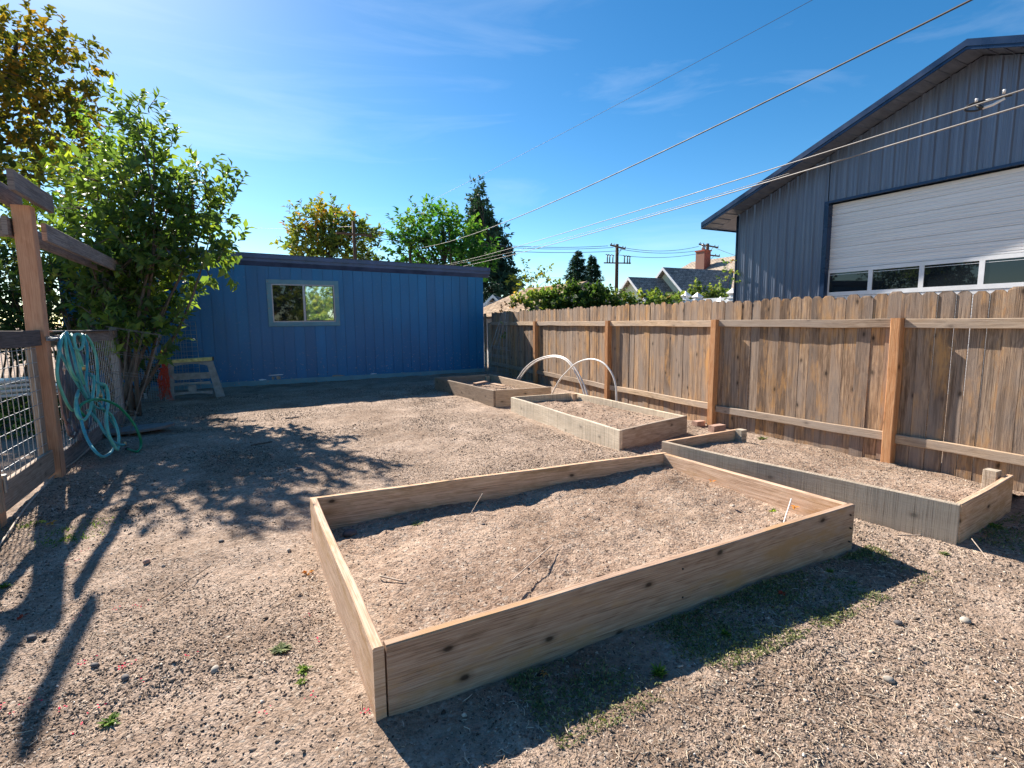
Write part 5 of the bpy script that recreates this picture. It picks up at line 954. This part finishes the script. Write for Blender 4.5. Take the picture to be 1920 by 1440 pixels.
chips(P, hgt(P[:, 0], P[:, 1])+s*.3, s, .3+.5*RNG.random(n), .14+.16*RNG.random(n), .38, np.clip(RNG.beta(1.7, 2.1, n), 0, 1), 'bark_chips', 'chips', kind='stuff', label='bark chips, pebbles and crumbs of soil scattered over the yard')
n = 380; P = cone_pts(n, 1.0, 9, 1.5); s = .007+.010*RNG.random(n)**2; chips(P, hgt(P[:, 0], P[:, 1])+s*.25, s, .7+.3*RNG.random(n), .45+.2*RNG.random(n), .15, RNG.beta(1.3, 1.6, n), 'pebbles', 'chips', kind='stuff', label='small loose stones scattered over the yard')
n = 16000; P = cone_pts(n, .9, 9, 1.4); m = (P[:, 0] > 1.5+RNG.normal(size=n)*1.2) | (RNG.random(n) < .35); P = P[m]; n = len(P); straws(P, hgt(P[:, 0], P[:, 1]), .015+.05*RNG.random(n)**1.6, .0007+.0008*RNG.random(n), RNG.beta(1.6, 1.2, n), 'straw_litter', 'straw', kind='stuff', label='dry straw, needles and plant bits littering the ground')
# litter inside the beds (part of each bed's soil)
def bedlitter(parent, ring, fz, seed, n, k=1.):
    A, B_, C_, D_ = [np.array(r[:2], float) for r in ring]; u, v = RNG.random(n)*.96+.02, RNG.random(n)*.96+.02; P = (A*(1-u[:, None])+B_*u[:, None])*(1-v[:, None])+(D_*(1-u[:, None])+C_*u[:, None])*v[:, None]
    z = fz(u, v)+clods(P[:, 0], P[:, 1], seed+40)*1.15+(fbm(P[:, 0]*2.2, P[:, 1]*2.2, 3, seed)-.5)*.05; h = n*3//4
    s = (.0018+.006*RNG.random(h)**5)*k; chips(P[:h], z[:h]+s*.3, s, .5+.5*RNG.random(h), .5+.3*RNG.random(h), .3, np.clip(RNG.beta(2.2, 2., h)*.85+.02, 0, 1), 'soil_crumbs', 'chips', parent, kind='stuff')
    q = n-h; straws(P[h:], z[h:], .01+.04*RNG.random(q)**2, .0006+.0007*RNG.random(q), RNG.beta(1.5, 1.3, q), 'straw_bits', 'straw', parent, kind='stuff')
bedlitter(b1, shrink(BEDS[0]['c']), soil1, 1, 12000); bedlitter(b2, ring2, soil2, 2, 9000, 1.3)
for k_, bed in ((0, BEDS[2]), (1, BEDS[3])):
    par = [o for o in COL.objects if o.get('label', '').startswith(('middle raised', 'farthest raised')[k_])][0]; bedlitter(par, shrink(bed['c']), (lambda u, v: .15+.01*np.sin(6*v)) if k_ == 0 else (lambda u, v: .15+.02*np.sin(5*v+u)), 3+k_, 3500, 1.8)
# moss and weeds in the damp strip before the big bed
def weedpatch(name, P, ln, mat, lab, hz=.0, up=1.0):
    n = len(P); C = np.concatenate([P, (hgt(P[:, 0], P[:, 1])+hz)[:, None]], 1); D_ = RNG.normal(size=(n, 3))*[1, 1, .3]+[0, 0, up]; (v, f, r) = leaves(C, D_, RNG.normal(size=(n, 3))+[0, 0, 1], ln*(.5+RNG.random(n)), ln*.4*(.6+.8*RNG.random(n)), RNG.random(n)); return build_np(name, v, f, M[mat], rnd=r, kind='stuff', label=lab)
n = 19000; t = RNG.random(n); P = np.stack([.9+2.7*t, 1.80-RNG.random(n)**1.3*.42], 1); m = fbm(P[:, 0]*3.2, P[:, 1]*3.2, 4, 5)+.13*np.exp(-((P[:, 0]-2.1)/.7)**2)+RNG.normal(size=n)*.07 > .55; P = P[m]; weedpatch('moss', P, .016, 'moss', 'low green moss and seedlings in the shade along the front of the big raised bed', .003, .8)
n = 9000; P = np.stack([4.3+1.7*RNG.random(n), 1.66-RNG.random(n)**1.2*.6], 1); m = (fbm(P[:, 0]*3., P[:, 1]*3., 4, 8) > .46) & (P[:, 1] < 1.58) & (RNG.random(n) < .5); P = P[m]; weedpatch('moss', P, .018, 'moss', 'green moss and grass seedlings right of the saw-marked raised bed', .003, .8)
n = 900; c_ = at(115, 985, Z=0); cs = [at(x, y, Z=0) for x, y in ((50, 985), (110, 998), (118, 1010), (180, 983), (105, 1015), (150, 1005))]
P = np.concatenate([np.array([c_[:2]])+RNG.normal(size=(70, 2))*[.06, .045] for c_ in cs]); weedpatch('grass', P, .018, 'weed', 'patches of short green grass in the shade beside the garden gate', .0, 1.2)
# single weeds
def weed(px, py, size0, lab, mat='weed', nl=26, Z=0.01, name='weed', tall=.6):
    size = size0*.62; nl = int(nl*1.5); p = at(px, py, Z=Z); p[2] = Z if Z > .03 else float(hgt(p[0], p[1])); a_ = RNG.random(nl)*6.283; el = RNG.random(nl)*tall+.15; D_ = np.stack([np.cos(a_)*np.cos(el), np.sin(a_)*np.cos(el), np.sin(el)], 1); C = p+D_*.004+RNG.normal(size=(nl, 3))*[size*.15, size*.15, 0]
    (v, f, r) = leaves(C-p, D_, np.tile([0, 0, 1.], (nl, 1))+RNG.normal(size=(nl, 3))*.2, size*(.5+.7*RNG.random(nl)), size*.3*(.7+.6*RNG.random(nl)), RNG.random(nl)); o = build_np(name, v, f, M[mat], rnd=r); o.location = p; ROOT[o] = p; return tag(o, lab, 'weed')
weed(570, 1255, .055, 'bright green weed rosette on bare soil left of the big raised bed'); weed(567, 1280, .035, 'small yellow-green weed just below the bright rosette'); weed(205, 1348, .06, 'low leafy weed at the bottom left of the photo'); weed(8, 1100, .05, 'weed tuft at the left edge in the dappled shade')
weed(525, 1215, .07, 'straggly grey-green weed patch left of the near corner of the big bed', 'moss', 60, tall=.3); weed(783, 985, .07, 'pale green leafy weed growing inside the big bed beside its back board', 'moss', 70, Z=.075, tall=.5); weed(1555, 1070, .04, 'green weed in the shadow at the far end of the big bed')
weed(1865, 985, .09, 'dark green weed with narrow leaves at the end board of the open bed', 'weed', 22, tall=.5); weed(1430, 825, .10, 'pale weed by the fence inside the open raised bed', 'moss', 40, Z=.10); weed(1395, 818, .05, 'single green shoot at the fence foot behind the bed corner post', 'weed', 8, Z=.12, tall=1.4)
weed(1360, 1190, .05, 'grass tuft in the green patch before the big bed, left one', 'weed', 26, tall=1.1); weed(1235, 1265, .07, 'taller grass tuft in the shade at the front board of the big bed', 'weed', 34, tall=1.2); weed(1600, 1090, .03, 'tiny weed beside the dark red leaf in the shadow', 'weed', 12); weed(1770, 1040, .05, 'dusty little weed on sunlit straw between the two near beds', 'moss', 30); weed(1450, 960, .04, 'dry seedlings along the right board inside the big bed', 'leaf_lime', 30, Z=.16, tall=1.)
def rock(px, py, s, lab, mat='stone', Z=.0, flat=.6, name='stone'):
    p = at(px, py, Z=Z+.012); z = float(hgt(p[0], p[1])) if Z == 0 else Z; mb = MB(); g_ = []
    for i in range(9):
        th_ = math.pi*i/8; g_.append([(s*math.sin(th_)*math.cos(ph)*(1+.12*math.sin(3*ph+s*90)), s*.75*math.sin(th_)*math.sin(ph), s*flat*math.cos(th_)) for ph in np.linspace(0, 2*math.pi, 13)])
    mb.sheet(np.array(g_)[:, ::-1], .5); o = mb.build(name, M[mat], None, True); o.location = (p[0], p[1], z+s*flat*.6); o.rotation_euler = (random.uniform(-.2, .2), random.uniform(-.2, .2), random.random()*3); ROOT[o] = np.array(o.location); return tag(o, lab, {'pine_cone': 'cone'}.get(name, 'stone'))
rock(403, 1252, .022, 'smooth pale oval pebble left of the big bed near corner'); rock(542, 1032, .017, 'round grey pebble close to the left board of the big bed'); rock(1375, 947, .016, 'white round pebble on the soil inside the big bed', Z=.13); rock(1810, 1160, .028, 'half-white stone on the straw at the lower right'); rock(1668, 1270, .022, 'beige pebble at the bottom right of the photo'); rock(907, 982, .016, 'brown stone on the soil near the back of the big bed', 'darkstone', Z=.08)
rock(275, 1055, .024, 'brown rounded cone lying at the edge of the dappled shade', 'brick', flat=.7, name='pine_cone'); rock(60, 1198, .02, 'dark stone at the lower left near the photo edge', 'darkstone'); rock(235, 1270, .02, 'dark angular stone at the lower left, right of the other', 'darkstone'); rock(178, 1246, .018, 'dark stone beside the red petals at the lower left', 'darkstone')
rock(1685, 1165, .02, 'dark flat stone on sunlit chips, lower right', 'darkstone'); rock(415, 1015, .02, 'grey pebble in the shade left of the big bed', 'darkstone'); rock(560, 880, .05, 'dark lump of earth and wood left of the big bed back corner', 'darkstone', flat=.3); rock(1100, 748, .05, 'pale lump of soil in the corner of the middle raised bed', 'stone', Z=.16)
rock(655, 1000, .05, 'dark stone lump in the left back corner inside the big bed', 'darkstone', Z=.07, flat=.5)
# fallen leaves, sticks
def fleaf(px, py, s, mat, lab, Z=.012, nl=1):
    p = at(px, py, Z=Z); p[2] = Z+.012 if Z > .03 else float(hgt(p[0], p[1]))+.012; C = RNG.normal(size=(nl*5, 3))*[s*.3, s*.3, s*.1]; a_ = np.linspace(0, 5, nl*5)+RNG.random(); D_ = np.stack([np.cos(a_), np.sin(a_), RNG.normal(size=nl*5)*.25], 1)
    (v, f, r) = leaves(C*.4, D_, np.tile([0, 0, 1.], (nl*5, 1))+RNG.normal(size=(nl*5, 3))*.3, s, s*.55, RNG.random(nl*5)); o = build_np('fallen_leaf', v, f, M[mat], rnd=r); o.location = p; ROOT[o] = p; tag(o, lab, 'leaf')
fleaf(578, 1075, .035, 'orange_leaf', 'orange fallen leaf beside the left board of the big bed'); fleaf(80, 980, .03, 'yellow_leaf', 'yellow fallen leaf on the shaded ground near the gate'); fleaf(97, 983, .035, 'orange_leaf', 'orange fallen leaf right of the yellow one near the gate'); fleaf(1490, 953, .035, 'orange_leaf', 'curled orange leaf in the front right corner of the big bed', .17); fleaf(1467, 1112, .03, 'red_leaf', 'dark red leaf in the shadow in front of the big bed'); fleaf(1335, 905, .03, 'orange_leaf', 'orange leaf along the right board inside the big bed', .17); fleaf(40, 1155, .03, 'rust_leaf' if 'rust_leaf' in M else 'red_leaf', 'brown curled leaf at the lower left edge'); fleaf(975, 1135, .018, 'yellow_leaf', 'tiny yellow leaf on the soil near the front board', .1); fleaf(1020, 1260, .02, 'leaf_rust', 'pale brown leaf in the shade under the front board')
def stick(a_, b_, r, lab, mat='cord', za=.012, zb=.012, mid=0):
    p, q = at(*a_, Z=za), at(*b_, Z=zb); m_ = (p+q)/2+np.array([mid, 0, 0]); mb = MB(); mb.tube(spline([p, m_, q], 5), r, 5); one('stick', mb, M[mat], lab, 'stick', smooth=True)
stick((1468, 985), (1484, 935), .0045, 'white stick standing up at the front right end of the big bed', 'pvc', .16, .30); stick((957, 1091), (1035, 1022), .004, 'long thin dry stem lying diagonally on the soil of the big bed', 'cord', .14, .15); stick((712, 1080), (755, 1090), .005, 'short dry twig on the left part of the big bed soil', 'cord', .1, .1); stick((1822, 1010), (1855, 1052), .003, 'thin pale stem leaning at the end of the open bed', 'cord', .08); stick((1683, 1003), (1738, 1002), .004, 'curved pale twig on the ground beside the saw-marked board', 'cord', mid=-.02); stick((300, 1125), (395, 1060), .003, 'thin twig on the dappled ground at the left', 'bark'); stick((1225, 1268), (1272, 1320), .003, 'brown twig in the green patch before the front board', 'bark'); stick((535, 785), (560, 782), .012, 'piece of pale bark on the bare soil near the shed shadow', 'slab'); stick((470, 835), (510, 828), .008, 'dark twig on the middle of the yard', 'bark'); stick((880, 968), (905, 925), .003, 'bare twig sticking up at the back board of the big bed', 'cord', .08, .22)
# red petals
pts = [(235, 1245, 10), (232, 1250, 6), (252, 1133, 5), (218, 1140, 3), (147, 1155, 3), (157, 1240, 4), (160, 1238, 3), (353, 1233, 4), (598, 1198, 3), (585, 1308, 4), (685, 1335, 6), (113, 1322, 5), (73, 1307, 3), (183, 1320, 3), (2, 1326, 6), (25, 1330, 3), (267, 1275, 2), (492, 1341, 3), (574, 1158, 2), (145, 1052, 3), (127, 1058, 2), (146, 1357, 3), (268, 1126, 2), (158, 1030, 2)]
P = []
for x, y, k in pts:
    p = at(x, y, Z=.01)[:2]; P += [p+RNG.normal(size=2)*[.014, .012] for _ in range(k+1)]
P = np.array(P); n = len(P); (v, f, r) = leaves(np.concatenate([P, (hgt(P[:, 0], P[:, 1])+.01)[:, None]], 1), RNG.normal(size=(n, 3))*[1, 1, .2], RNG.normal(size=(n, 3))*.3+[0, 0, 1], .010, .007, RNG.random(n)); build_np('red_petals', v, f, M['petal'], rnd=r, kind='stuff', label='crimson flower petals strewn over the bare soil at the lower left')
